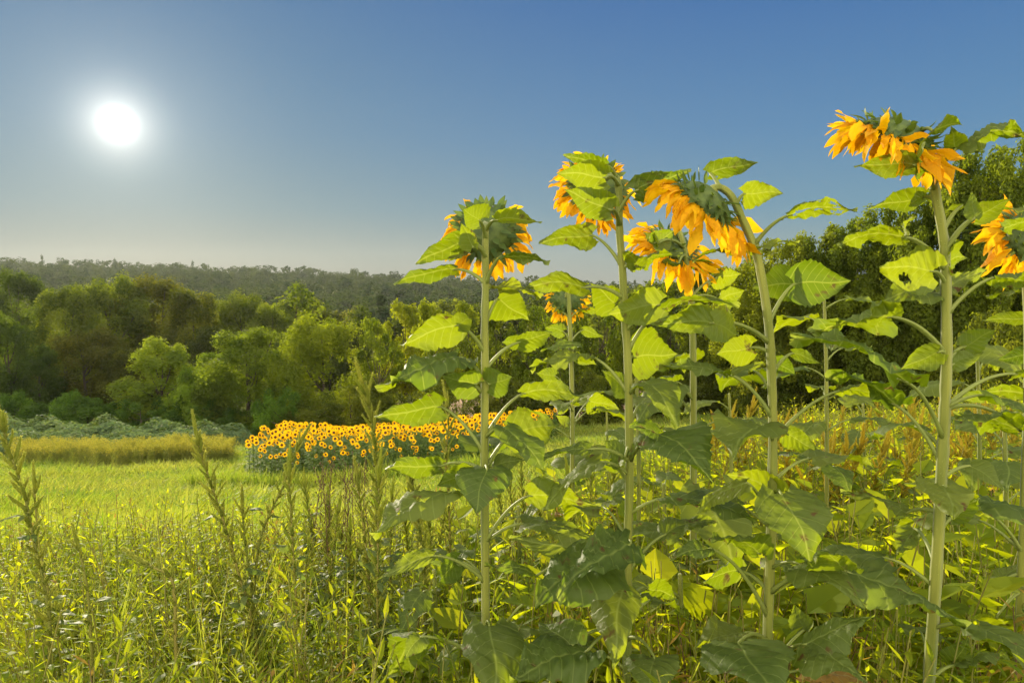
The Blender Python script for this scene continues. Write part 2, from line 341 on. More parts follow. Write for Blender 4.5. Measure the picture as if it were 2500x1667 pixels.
# ------------------------------------------------------------------ trees
def leafcards(C, Nrm, s, rnd_, flat=0.35, aspect=0.6):
    """diamond-shaped folded leaves at C facing Nrm; two triangles each"""
    n = len(C)
    Nn = Nrm + rs.randn(n, 3) * flat; Nn /= np.linalg.norm(Nn, axis=1)[:, None]
    A = np.cross(Nn, rs.randn(n, 3)); A /= np.linalg.norm(A, axis=1)[:, None] + 1e-9
    B = np.cross(Nn, A)
    s = (np.asarray(s) * (0.6 + 0.8 * rs.rand(n)))[:, None]
    V = np.stack([C - A * s, C + B * s * aspect + Nn * s * 0.2, C + A * s, C - B * s * aspect + Nn * s * 0.2], 1).reshape(-1, 3)
    k = np.arange(n)[:, None] * 4
    T = np.concatenate([k + np.array([0, 1, 2]), k + np.array([0, 2, 3])])
    return V, T, np.repeat(rnd_, 4)
def crown_geo(seed, n, s, nclump, zlo=0.22, rw=0.32, shape='round', cr=(0.07, 0.14)):
    """crown of a tree of height 1 on the origin; returns leaf G, clump centres"""
    r_ = np.random.RandomState(seed); g = G(); C = []
    while len(C) < nclump:
        z = r_.uniform(zlo, 0.97); t = (z - zlo) / (1 - zlo)
        if shape == 'round': w = rw * math.sqrt(max(0.02, 1 - (2 * t - 0.9) ** 2 / 1.25))
        elif shape == 'tall': w = rw * (0.55 + 0.55 * math.sin(t * math.pi)) * (1 - 0.5 * t)
        elif shape == 'cone': w = rw * (1.02 - t) ** 0.9
        else: w = rw * (0.95 - 0.55 * t ** 1.5)
        a = r_.rand() * 2 * math.pi; q = w * math.sqrt(r_.uniform(0.15, 1.0))
        C.append((q * math.cos(a) * r_.uniform(.85, 1.15), q * math.sin(a), z - 0.03, r_.uniform(*cr) * (1 - 0.35 * t)))
    C = np.array(C); idx = r_.choice(len(C), n, p=C[:, 3] ** 2 / (C[:, 3] ** 2).sum())
    D = r_.randn(n, 3); D[:, 2] += 0.35; D /= np.linalg.norm(D, axis=1)[:, None]
    rad = C[idx, 3] * (0.35 + 0.75 * r_.rand(n) ** 0.55) * (1 + 0.25 * r_.randn(n) * 0.5)
    Pp = C[idx, :3] + D * rad[:, None] * np.array([.92, .92, 1.05])
    cl = r_.rand(len(C))
    V, T, R = leafcards(Pp, D + np.array([0, 0, 0.5]), s, np.clip(cl[idx] * 0.75 + 0.25 * r_.rand(n), 0, 1), 0.55)
    g.add(V, T, 0, R); return g, C
def trunk_geo(C, seed, r0=0.018, nb=9, zf=0.8):
    r_ = np.random.RandomState(seed); g = G()
    lean = r_.uniform(-.02, .02, 2)
    zz = np.linspace(-0.03, zf, 9); pth = np.stack([lean[0] * zz + 0.008 * np.sin(zz * 9 + seed), lean[1] * zz, zz], 1)
    g.add(*tube(pth, r0 * (1 - 0.85 * (zz + 0.03) / (zf + 0.03)) + np.where(zz < 0.02, 0.006, 0), 7), mat=0)
    for c in C[r_.permutation(len(C))[:nb]]:
        z0 = max(0.10, c[2] * r_.uniform(0.35, 0.75)); a = np.array([np.interp(z0, zz, pth[:, 0]), np.interp(z0, zz, pth[:, 1]), z0])
        e = c[:3]; mid = (a + e) / 2 + np.array([0, 0, -0.02]) + (e - a) * np.array([.12, .12, -.1])
        g.add(*tube(bez(a, mid, e, 6), np.linspace(r0 * 0.45, r0 * 0.12, 6), 5), mat=0)
    return g
KINDS = {}
def make_tree_kind(kind, seed, n, s, nclump, matl, name='broadleaf_tree', **kw):
    tk = {k: kw.pop(k) for k in ('r0', 'nb', 'zf') if k in kw}
    g, C = crown_geo(seed, n, s, nclump, **kw); t = trunk_geo(C, seed, **tk)
    KINDS[kind] = (name, t.mesh('trunk', [M_bark]), g.mesh('crown', [matl], smooth=False))
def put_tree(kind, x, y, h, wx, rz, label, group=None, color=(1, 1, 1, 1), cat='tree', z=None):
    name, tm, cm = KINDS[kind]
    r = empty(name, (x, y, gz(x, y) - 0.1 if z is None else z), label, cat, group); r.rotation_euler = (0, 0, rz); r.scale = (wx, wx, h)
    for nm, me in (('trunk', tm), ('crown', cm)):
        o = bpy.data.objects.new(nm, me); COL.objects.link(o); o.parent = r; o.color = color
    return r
make_tree_kind('A', 11, 24000, 0.0105, 75, M_tree, zlo=.06, rw=.34, cr=(.07, .15))
make_tree_kind('B', 12, 24000, 0.0105, 80, M_tree, zlo=.04, rw=.36, cr=(.07, .14), shape='tall')
make_tree_kind('C', 13, 24000, 0.0105, 60, M_tree, zlo=.10, rw=.38, cr=(.08, .17))
make_tree_kind('D', 14, 20000, 0.0120, 60, M_tree, zlo=.02, rw=.33, cr=(.06, .14), shape='pear')
make_tree_kind('thin', 15, 6500, 0.0135, 42, M_tree, zlo=.36, rw=.26, cr=(.05, .10), r0=0.011, nb=16)
make_tree_kind('thin2', 16, 6500, 0.0135, 40, M_tree, zlo=.30, rw=.28, cr=(.045, .10), r0=0.012, nb=16)
make_tree_kind('near', 17, 52000, 0.0090, 190, M_tree, zlo=.02, rw=.40, cr=(.035, .085))
make_tree_kind('near2', 18, 52000, 0.0095, 180, M_tree, zlo=.02, rw=.44, cr=(.035, .09), shape='pear')
make_tree_kind('bush', 19, 9000, 0.022, 42, M_tree, name='bush', zlo=.0, rw=.62, cr=(.10, .2), r0=0.02)
make_tree_kind('bush2', 20, 9000, 0.026, 36, M_tree, name='bush', zlo=.0, rw=.55, cr=(.10, .24), r0=0.02, shape='pear')
for q, sh in enumerate(('round', 'round', 'tall', 'pear')):
    make_tree_kind('m%d' % q, 30 + q, 4200, 0.023, 30, M_tree, zlo=.05, rw=.36 if q != 2 else .3, cr=(.10, .20), shape=sh)
make_tree_kind('pine', 40, 2600, 0.024, 60, M_conif, name='pine_tree', zlo=.15, rw=.22, cr=(.03, .07), shape='cone')

def tree_px(kind, px, ptop, Y, wpx, label, group=None, color=(1, 1, 1, 1), rz=None, kw=0.72):
    p = P(px, ptop, Y); x = p[0]; z0 = gz(x, Y) - 0.1; h = p[2] - z0; w = wpx / F_ * Y / kw
    return put_tree(kind, x, Y, h, w, rs.rand() * 6.28 if rz is None else rz, label, group, color)

# the left wood, big trees one by one
LT = [
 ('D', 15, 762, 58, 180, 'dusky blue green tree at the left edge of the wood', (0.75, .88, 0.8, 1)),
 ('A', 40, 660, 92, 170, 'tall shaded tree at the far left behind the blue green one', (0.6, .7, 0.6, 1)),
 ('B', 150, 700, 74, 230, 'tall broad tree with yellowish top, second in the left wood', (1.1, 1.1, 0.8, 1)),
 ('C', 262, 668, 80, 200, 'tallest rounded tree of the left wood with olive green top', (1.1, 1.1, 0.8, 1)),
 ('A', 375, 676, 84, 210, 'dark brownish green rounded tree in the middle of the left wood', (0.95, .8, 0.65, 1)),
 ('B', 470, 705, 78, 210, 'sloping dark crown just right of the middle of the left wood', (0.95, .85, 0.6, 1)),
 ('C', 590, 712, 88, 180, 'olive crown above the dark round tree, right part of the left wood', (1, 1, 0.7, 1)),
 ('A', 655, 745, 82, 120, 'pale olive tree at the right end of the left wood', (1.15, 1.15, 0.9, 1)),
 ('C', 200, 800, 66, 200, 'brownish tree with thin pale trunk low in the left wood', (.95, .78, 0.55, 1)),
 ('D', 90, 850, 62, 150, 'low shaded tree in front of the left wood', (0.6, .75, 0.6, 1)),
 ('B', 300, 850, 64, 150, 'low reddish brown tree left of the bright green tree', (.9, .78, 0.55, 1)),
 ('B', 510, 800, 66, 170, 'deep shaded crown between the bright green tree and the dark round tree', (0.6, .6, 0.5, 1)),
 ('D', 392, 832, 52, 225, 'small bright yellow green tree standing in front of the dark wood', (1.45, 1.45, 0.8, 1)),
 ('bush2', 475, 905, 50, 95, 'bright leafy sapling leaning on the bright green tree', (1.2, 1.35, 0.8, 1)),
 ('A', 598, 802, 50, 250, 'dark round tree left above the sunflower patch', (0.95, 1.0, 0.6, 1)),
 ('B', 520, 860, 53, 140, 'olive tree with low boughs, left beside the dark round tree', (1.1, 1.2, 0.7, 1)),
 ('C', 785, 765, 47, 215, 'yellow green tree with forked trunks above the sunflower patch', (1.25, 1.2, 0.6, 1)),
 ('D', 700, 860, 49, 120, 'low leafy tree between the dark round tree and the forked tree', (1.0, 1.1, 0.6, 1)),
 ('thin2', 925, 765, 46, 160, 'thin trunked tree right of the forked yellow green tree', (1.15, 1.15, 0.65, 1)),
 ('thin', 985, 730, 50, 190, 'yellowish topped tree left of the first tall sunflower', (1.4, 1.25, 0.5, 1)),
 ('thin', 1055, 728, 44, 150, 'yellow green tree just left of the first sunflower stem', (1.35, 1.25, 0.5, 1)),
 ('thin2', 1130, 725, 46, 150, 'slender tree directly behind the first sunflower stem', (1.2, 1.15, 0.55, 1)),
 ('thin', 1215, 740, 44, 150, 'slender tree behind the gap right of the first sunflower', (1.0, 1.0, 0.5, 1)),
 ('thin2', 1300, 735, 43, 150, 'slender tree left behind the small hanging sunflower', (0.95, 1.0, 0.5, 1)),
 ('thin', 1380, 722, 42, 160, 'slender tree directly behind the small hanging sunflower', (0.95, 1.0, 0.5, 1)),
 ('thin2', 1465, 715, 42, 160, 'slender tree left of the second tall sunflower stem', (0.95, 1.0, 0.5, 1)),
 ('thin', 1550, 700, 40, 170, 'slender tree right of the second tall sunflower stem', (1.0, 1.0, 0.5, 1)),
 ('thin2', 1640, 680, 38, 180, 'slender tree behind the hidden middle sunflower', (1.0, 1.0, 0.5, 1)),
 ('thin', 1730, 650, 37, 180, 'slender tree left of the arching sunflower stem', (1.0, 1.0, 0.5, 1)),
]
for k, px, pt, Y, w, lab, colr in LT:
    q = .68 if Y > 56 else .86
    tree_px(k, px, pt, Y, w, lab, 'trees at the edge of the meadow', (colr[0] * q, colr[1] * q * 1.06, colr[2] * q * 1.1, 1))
# tall leafy trees on the right
RT = [
 ('near', 1900, 555, 31, 260, 'leafy tree right of the arching sunflower stem', (1.3, 1.25, 0.6, 1)),
 ('near2', 2010, 545, 29, 260, 'bushy tree between the arching sunflower and the tallest one', (1.0, 1.0, 0.6, 1)),
 ('near', 2125, 497, 28, 270, 'tree rising behind the leaves left of the tallest sunflower', (1.05, 1.1, 0.6, 1)),
 ('near2', 2240, 470, 26, 260, 'tree directly behind the tallest sunflower stem', (1.0, 1.05, 0.6, 1)),
 ('near', 2345, 415, 25, 290, 'tall tree with leafy top right of the tallest sunflower', (1.05, 1.1, 0.65, 1)),
 ('near', 2470, 318, 24, 330, 'tallest tree at the right edge of the picture', (1.05, 1.1, 0.65, 1)),
 ('near2', 2570, 270, 25, 330, 'tree cut by the right edge, topping all others', (1.0, 1.05, 0.6, 1)),
 ('near2', 1800, 640, 35, 220, 'smaller tree behind the arching sunflower stem', (1.0, 1.0, 0.55, 1)),
]
for k, px, pt, Y, w, lab, colr in RT: tree_px(k, px, pt, Y, w, lab, 'tall trees behind the sunflowers', tuple(q * .88 for q in colr[:3]) + (1,), kw=0.70)
# bushes at the foot of the trees
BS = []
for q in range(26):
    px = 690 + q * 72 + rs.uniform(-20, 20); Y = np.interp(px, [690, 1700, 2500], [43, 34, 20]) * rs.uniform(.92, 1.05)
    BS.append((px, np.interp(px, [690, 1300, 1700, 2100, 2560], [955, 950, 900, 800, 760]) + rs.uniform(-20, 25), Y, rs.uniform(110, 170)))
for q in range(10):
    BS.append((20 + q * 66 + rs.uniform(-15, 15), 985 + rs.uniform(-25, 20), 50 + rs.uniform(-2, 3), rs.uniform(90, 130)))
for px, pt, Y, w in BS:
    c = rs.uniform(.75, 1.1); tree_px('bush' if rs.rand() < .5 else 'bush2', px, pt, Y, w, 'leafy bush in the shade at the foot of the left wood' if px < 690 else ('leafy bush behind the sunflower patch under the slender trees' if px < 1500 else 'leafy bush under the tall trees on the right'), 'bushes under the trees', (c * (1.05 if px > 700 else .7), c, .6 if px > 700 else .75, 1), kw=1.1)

# hillside trees, the nearest ones each on its own, the rest as one wood
def in_view(x, y, m=1.08): return abs(x) < y * 0.75 * m + 4
cells = []
y = 92.0
while y < 190:
    sp_ = 8.6 + (y - 90) * 0.035; x = -y * 0.8
    while x < y * 0.5:
        cells.append((x + rs.uniform(-3, 3), y + rs.uniform(-3, 3))); x += sp_
    y += sp_ * 1.05
rs.shuffle(cells)
cells = sorted(cells[:250], key=lambda c: c[1])
for x, y in cells:
    pine = rs.rand() < 0.16
    h = rs.uniform(9.5, 14.5) * (1.12 if pine else 1)
    c = rs.uniform(0.42, 0.85); k = 'pine' if pine else 'm%d' % rs.randint(4)
    put_tree(k, x, y, h, h * rs.uniform(.85, 1.15) if not pine else h, rs.rand() * 6.28,
             'dark pine standing among the broadleaf trees of the valley' if pine else 'round crowned tree in the wood filling the valley',
             'pines of the valley wood' if pine else 'broadleaf trees of the valley wood', (c, c * rs.uniform(.92, 1.1), c * .8, 1))
protos = []
for q in range(8):
    g, C = crown_geo(60 + q, 360, 0.055, 12, zlo=.2, rw=.26, cr=(.15, .26), shape=('round', 'pear', 'round', 'cone')[q % 4])
    protos.append(g.arrays())
wood = G()
y = 188.0
while y < 700:
    sp_ = 9.5 + (y - 190) * 0.012; x = -y * 0.85
    while x < y * 0.45:
        h = rs.uniform(7, 13.5); con = rs.rand() < .05; pr = protos[(3 if rs.rand() < .5 else 7) if con else [0, 1, 2, 4, 5, 6][rs.randint(6)]]
        xx, yy = x + rs.uniform(-3, 3), y + rs.uniform(-3, 3)
        if con: h *= rs.uniform(1.0, 1.25)
        w = h * (0.6 if con else rs.uniform(1.1, 1.7))
        wood.merge(pr, rotz(rs.rand() * 6.28) @ np.diag([w, w, h]), np.array([xx, yy, gz(xx, yy)]), rnd=rs.rand())
        x += sp_
    y += sp_ * (1.0 if y < 400 else 1.5)
tag(wood.build('distant_wood', [M_far], smooth=False), 'far wooded hillside running along the horizon', 'wood', None, 'stuff')

# ------------------------------------------------------------------ meadow plants
def blades(n, h, w, seed, spread=0.12, bend=0.4, seedhead=False):
    r_ = np.random.RandomState(seed); g = G()
    for _ in range(n):
        a = r_.rand() * 6.28; b = r_.rand() * spread; hh = h * r_.uniform(.55, 1.1)
        p = np.array([math.cos(a) * b, math.sin(a) * b, 0]); d = np.array([math.cos(a), math.sin(a), 0]) * bend * hh * r_.uniform(.2, 1); u = np.array([0, 0, hh])
        sd = unit(np.array([r_.randn(), r_.randn(), 0])) * w
        p1 = p + u * .5 + d * .25; p2 = p + u * .9 + d
        g.add([p - sd, p + sd, p1 + sd * .8, p1 - sd * .8, p2], [[0, 1, 2], [0, 2, 3], [3, 2, 4]], 0, r_.rand())
    return g.arrays()
def scatter(out, protos, pts, smin, smax, tilt=0.15, rndf=None):
    for x, y in pts:
        s = rs.uniform(smin, smax); A = rotz(rs.rand() * 6.28) * s
        tx, ty = rs.randn(2) * tilt; A = np.array([[1, 0, tx], [0, 1, ty], [0, 0, 1]]) @ A
        out.merge(protos[rs.randint(len(protos))], A, np.array([x, y, gz(x, y) - 0.01]), rnd=rs.rand() if rndf is None else rndf(x, y))
def nmap(x, y, s=0.25): return 0.52 + 0.75 * mnoise.noise(Vector((x * s, y * s, 3.3))) + 0.5 * mnoise.noise(Vector((x * s * 3.1, y * s * 2.3, 8.3)))
gr = G(); bp_ = [blades(16, 0.24, 0.005, 100 + q) for q in range(6)]; bf_ = [blades(16, 0.20, 0.012, 110 + q, spread=.30, bend=1.3) for q in range(6)]
pts = []
while len(pts) < 6500:
    y = 4 + 10 * rs.rand() ** 0.8; x = rs.uniform(-.8 * y, .6 * y)
    pts.append((x, y))
scatter(gr, bp_, pts, .7, 1.2, .25, lambda x, y: np.clip(nmap(x, y, .6) + rs.uniform(-.2, .2), 0, 1))
pts = []
while len(pts) < 12000:
    y = 11 + 29 * rs.rand() ** 0.9; x = rs.uniform(-.8 * y, .3 * y)
    pts.append((x, y))
scatter(gr, bf_, pts, .6, 1.5, .35, lambda x, y: np.clip(nmap(x, y, .35) + rs.uniform(-.2, .2), 0, 1))
pts = []
while len(pts) < 700:
    t_ = rs.rand(); pts.append((-8.2 + 8.5 * t_ + rs.uniform(-.2, .2), 17.6 + 1.1 * max(0, t_ * 2 - 1) - rs.uniform(0, .7)))
scatter(gr, bp_, pts, 1.2, 2.8, .25, lambda x, y: rs.uniform(.1, .8))
tag(gr.build('meadow_grass', [M_grass], smooth=False), 'yellow green meadow grass sloping down to the wood', 'grass', None, 'stuff')

# goldenrod belt
def goldenrod(seed):
    r_ = np.random.RandomState(seed); g = G()
    for _ in range(7):
        a = r_.rand() * 6.28; b = r_.rand() * .25; hh = r_.uniform(.8, 1.15)
        p0 = np.array([math.cos(a) * b, math.sin(a) * b, 0]); top = p0 + np.array([r_.randn() * .08, r_.randn() * .08, hh])
        n = 22; t = r_.uniform(0.1, .85, n)[:, None]; C = p0 + (top - p0) * t + r_.randn(n, 3) * .03
        V, T, R = leafcards(C, r_.randn(n, 3), .05, r_.rand(n), .3, .25); g.add(V, T, 0, R)
        n = 16; C = top + r_.randn(n, 3) * np.array([.06, .06, .07]) ; V, T, R = leafcards(C, r_.randn(n, 3), .03, r_.rand(n), .3, .6); g.add(V, T, 1, R)
    return g.arrays()
gp_ = [goldenrod(130 + q) for q in range(5)]
gd = G(); pts = []
while len(pts) < 520:
    Y = rs.uniform(24.5, 29); x = P(rs.uniform(30, 570), 1100, Y)[0]
    if rs.rand() > .45 + .9 * nmap(x, Y, .5): continue
    pts.append((x, Y))
scatter(gd, gp_, pts, .5, .78, .12)
tag(gd.build('goldenrod_belt', [M_goldleaf, M_gold], smooth=False), 'belt of yellow goldenrod left of the sunflower patch', 'goldenrod', None, 'stuff')
# blue green vine-covered thicket
vg = G(); r_ = rs
mounds = [(P(px, 1060, Y)[0], Y, h, w) for px, Y, h, w in
          [(70, 31, .9, 2.0), (-20, 29, 1.3, 2.4), (130, 35, .9, 2.2), (215, 36, 1.25, 2.2), (270, 37, 1.5, 2.2), (330, 36, 1.2, 2.2), (400, 37, 1.35, 2.2), (460, 36, 1.2, 2), (510, 37, 1.2, 2), (170, 33, .6, 2), (300, 33.5, .8, 2.2), (380, 34, .8, 2), (440, 33, .7, 2), (20, 40, 1.4, 2.6), (120, 40, 1.4, 2.6), (550, 38, 1.2, 1.8)]]
for x, y, h, w in mounds:
    n = 1500; a = rs.rand(n) * 6.28; q = np.sqrt(rs.rand(n)); X_ = x + np.cos(a) * q * w; Y_ = y + np.sin(a) * q * w
    hh = h * (1 - q ** 2.2) * (0.85 + .3 * np.sin(X_ * 2.3) * np.cos(Y_ * 2.1)) + .12
    C = np.stack([X_, Y_, ground(X_, Y_) + hh * (1 - .25 * rs.rand(n) ** 2)], 1)
    nr = np.stack([np.cos(a) * q * .8, np.sin(a) * q * .8, np.ones(n)], 1)
    V, T, R = leafcards(C, nr, .085, rs.rand(n), .35, .8); vg.add(V, T, 0, R)
tag(vg.build('vine_thicket', [M_vine], smooth=False), 'blue green mat of vines sprawling below the dark wood', 'vines', None, 'stuff')

# sunflower patch
def strip_leaf(base, d, L, w, droop=0.4, nseg=4, rnd_=.5, up=(0, 0, 1), mat=0, g=None, fold=0.25):
    d = unit(d); up = np.asarray(up, float); y = np.cross(up, d)
    if np.linalg.norm(y) < 1e-3: y = np.array([1.0, 0, 0])
    y = unit(y); nrm = np.cross(d, y)
    t = np.linspace(0, 1, nseg + 1); prof = np.sin(np.pi * np.clip(t ** .7, 0, 1)) * w * .5
    th = droop * t * 1.6; dx = np.cumsum(np.concatenate([[0], np.cos(th[1:])])) / nseg * L; dz = -np.cumsum(np.concatenate([[0], np.sin(th[1:])])) / nseg * L
    c = base + dx[:, None] * d + dz[:, None] * nrm
    a = c + (prof[:, None] * y) + nrm * (prof * fold)[:, None]; b = c - (prof[:, None] * y) + nrm * (prof * fold)[:, None]
    V = np.concatenate([c, a, b]); m_ = nseg + 1; T = []
    for i in range(nseg):
        T += [[i, i + 1, m_ + i + 1], [i, m_ + i + 1, m_ + i], [i, 2 * m_ + i + 1, i + 1], [i, 2 * m_ + i, 2 * m_ + i + 1]]
    g.add(V, T, mat, rnd_); return g
def field_plant(seed):
    r_ = np.random.RandomState(seed); h = 1.22
    g = G(); g.add(*tube([[0, 0, 0], [.01, 0, h * .5], [0, 0, h]], [.012, .01, .007], 5), mat=0)
    for k in range(22):
        z = h * (0.06 + .86 * k / 22); a = k * 2.4 + r_.rand() * .5; L = r_.uniform(.15, .25) * (1.15 - .4 * k / 22)
        strip_leaf(np.array([0, 0, z]), np.array([math.cos(a), math.sin(a), .45]), L, L * .75, .5, 3, r_.rand(), g=g)
    f = np.array([r_.uniform(-.3, .3), -1, r_.uniform(-.45, .3)]); hs = r_.uniform(.82, 1.12); f = unit(f); c = np.array([0, -.02, h + .01])
    u = unit(np.cross(f, [0, 0, 1])); v = np.cross(u, f); hd = G()
    for k in range(19):
        a = k / 19 * 6.283 + r_.rand() * .15; rd = u * math.cos(a) + v * math.sin(a); L = r_.uniform(.05, .078) * hs
        p0 = c + rd * .036 * hs; p1 = p0 + rd * L * .5 + f * .012; p2 = p0 + rd * L + f * r_.uniform(-.02, .01); sd = np.cross(rd, f) * .014
        hd.add([p0 - sd * .7, p0 + sd * .7, p1 + sd, p1 - sd, p2], [[0, 1, 2], [0, 2, 3], [3, 2, 4]], 0, r_.rand())
    n = 12; a = np.arange(n) / n * 6.283
    ring = c + (np.cos(a)[:, None] * u + np.sin(a)[:, None] * v) * .042 + f * .004
    ring2 = c + (np.cos(a)[:, None] * u + np.sin(a)[:, None] * v) * .024 + f * .018
    V = np.vstack([ring, ring2, c + f * .016]); T = []
    for k in range(n):
        q = (k + 1) % n; T += [[k, q, n + q], [k, n + q, n + k], [n + k, n + q, 2 * n]]
    hd.add(V, T, 1, .5)
    V2 = np.vstack([ring - f * .006, c - f * .03]); hd.add(V2, [[(k + 1) % n, k, n] for k in range(n)], 2, .5)
    return g, hd
FP = []
for q in range(12):
    g, hd = field_plant(200 + q); FP.append((g.mesh('stalk_with_leaves', [M_fieldleaf]), hd.mesh('flower_head', [M_fieldpetal, M_disc, M_bract]), g, hd))
poly = [(-7.15, 18.0), (-4.2, 17.7), (-1.6, 18.6), (0.2, 22), (1.6, 27), (2.2, 33), (-4, 33), (-10.6, 31.5), (-9.2, 24)]
def inpoly(x, y):
    c = False; j = len(poly) - 1
    for i in range(len(poly)):
        xi, yi = poly[i]; xj, yj = poly[j]
        if (yi > y) != (yj > y) and x < (xj - xi) * (y - yi) / (yj - yi) + xi: c = not c
        j = i
    return c
spots = []
yy = 17.6
while yy < 33:
    st = 0.345 + (yy - 17.6) * .008
    xx = -11 + rs.rand() * .3
    while xx < 2.5:
        x, y = xx + rs.uniform(-.2, .2), yy + rs.uniform(-.22, .22)
        if inpoly(x, y): spots.append((x, y))
        xx += st
    yy += st
spots.sort(key=lambda s: s[1])
allp = [s for s in spots]
fieldrest = G()
print('field plants', len(allp))
for k, (x, y) in enumerate(allp):
    q = FP[rs.randint(12)]; s = rs.uniform(.80, 1.12) * (rs.uniform(.62, 1.02) if y < 19.6 else 1); rz = rs.uniform(-.6, .6)
    if rs.rand() < .06: rz += rs.uniform(-1.5, 1.5)
    lean = 0
    if k < 300:
        r = empty('field_sunflower', (x, y, gz(x, y) - .02), 'yellow sunflower facing the camera, one of the crowd in the far patch', 'sunflower', 'sunflowers of the far patch')
        r.rotation_euler = (0, 0, rz); r.scale = (s, s, s)
        for nm, me in (('stalk_with_leaves', q[0]), ('flower_head', q[1])):
            o = bpy.data.objects.new(nm, me); COL.objects.link(o); o.parent = r
    else:
        A = rotz(rz) * s; t = np.array([x, y, gz(x, y) - .02])
        V, T, M, R, L = q[2].arrays(); fieldrest.merge((V, T, M, R, L), A, t, rnd=rs.rand())
        V, T, M, R, L = q[3].arrays(); fieldrest.merge((V, T, M + 1, R, L), A, t, rnd=rs.rand())
if fieldrest.n: tag(fieldrest.build('sunflower_rows', [M_fieldleaf, M_fieldpetal, M_disc, M_bract]), 'sunflowers crowded in the rear rows of the far patch', 'sunflowers', None, 'stuff')

# ------------------------------------------------------------------ tall sunflowers in front
_pu = np.array([0, .05, .13, .25, .36, .5, .64, .78, .9, 1.0]); _pw = np.array([.42, .66, .90, 1.0, .97, .80, .58, .34, .13, 0.0])
def blade_geo(g, base, tip, wid, nrm, seed, droop=0.35, fold=0.22, wave=1.0, mat=0, nu=26, nv=7, holes=0, lobes=1.0, rnd_=.5, wfac=1.0):
    """broad heart-shaped toothed leaf from base to tip; nrm is the side its top faces"""
    r_ = np.random.RandomState(seed)
    base = np.asarray(base, float); ax = np.asarray(tip, float) - base; L = np.linalg.norm(ax); ex = ax / L
    ez = np.asarray(nrm, float); ez = ez - ex * (ez @ ex); ez = unit(ez); ey = np.cross(ez, ex)
    u = np.linspace(0, 1, nu + 1); v = np.linspace(-1, 1, 2 * nv + 1)
    U, V = np.meshgrid(u, v, indexing='ij')
    W = np.interp(U, _pu, _pw) * wid * 0.5
    teeth = 1 + (0.055 * (np.abs(((U * 13) % 1.0) - 0.5) * 2 - .5) + 0.03 * r_.randn(nu + 1)[:, None]) * (np.abs(V) > 0.99)
    asym = 1 + 0.12 * r_.randn() * V
    y = V * W * teeth * asym
    x = U * L - lobes * 0.17 * L * np.abs(V) ** 2.2 * (1 - U) ** 3.5 * min(1.4, wid / L * 1.2)
    p1, p2, p3 = r_.rand(3) * 6.28
    a = np.abs(V)
    z = fold * np.abs(y) * (1 - .5 * a)
    ph = (U - a * 0.34) * 7.0
    z += 0.022 * L * np.cos(2 * np.pi * ph) * np.minimum(a * 2.2, 1) * (1 - U * .6) * wave * -1
    z += 0.055 * L * np.sin(U * 7 + p1 + V * 1.6) * a ** 1.5 * wave + 0.040 * L * np.sin(U * 13 + p2 - V * 3) * a ** 2 * wave + 0.012 * L * np.sin(U * 31 + p3 + V * 9) * np.sin(V * 13 + p1 - U * 8) * wave
    y = y + 0.05 * L * np.sin(U * 5 + p2) * U * (1 - U) * 4 * .6
    z -= 0.30 * np.abs(y) * a ** 2 * (0.6 + .5 * math.sin(p3))
    th = droop * (1.0 - 2.0 * U) * 1.0
    cx = np.concatenate([[0], np.cumsum(np.cos(th[:-1, 0] + th[1:, 0]) * 0 + np.cos((th[:-1, 0] + th[1:, 0]) / 2))]) / nu * L
    cz = np.concatenate([[0], np.cumsum(np.sin((th[:-1, 0] + th[1:, 0]) / 2))]) / nu * L
    # ride the bent midrib
    dx = x - U * L
    tx, tz = np.cos(th), np.sin(th)
    Xl = cx[:, None] + dx * tx - z * tz; Zl = cz[:, None] + dx * tz + z * tx
    k = L / max(cx[-1], 1e-6); Xl *= k
    Pt = base + Xl[..., None] * ex + y[..., None] * ey + Zl[..., None] * ez
    m = 2 * nv + 1
    i, j = np.meshgrid(np.arange(nu), np.arange(m - 1), indexing='ij'); i = i.ravel(); j = j.ravel()
    q = i * m + j
    T = np.concatenate([np.stack([q, q + m, q + m + 1], 1), np.stack([q, q + m + 1, q + 1], 1)])
    if holes:
        keep = np.ones(len(T), bool); cu = (U.ravel()[T]).mean(1); cv = (V.ravel()[T]).mean(1)
        for _ in range(holes):
            hu, hv, hr = r_.uniform(.1, .75), r_.uniform(-.8, .8), r_.uniform(.03, .11)
            keep &= ((cu - hu) ** 2 + ((cv - hv) * .45) ** 2) > hr ** 2 * (1 + .5 * np.sin(cu * 60 + cv * 20))
        T = T[keep]
    g.add(Pt.reshape(-1, 3), T, mat, np.clip(rnd_ + .12 * r_.randn(), 0, 1), np.stack([U, V * np.interp(U, _pu, _pw) * wid / L, 0 * U], -1).reshape(-1, 3))

RG = {'3': (900, 400, .2551), '4': (1300, 350, .2551), '5': (1900, 250, .2551), '6': (900, 700, .3401), '7': (1700, 600, .3401), '8': (900, 1133, .3406), '9': (1700, 1133, .3406), 'm': (0, 0, 1.0)}
def px(k, xy): a, b, s = RG[k]; return a + xy[0] * s, b + xy[1] * s

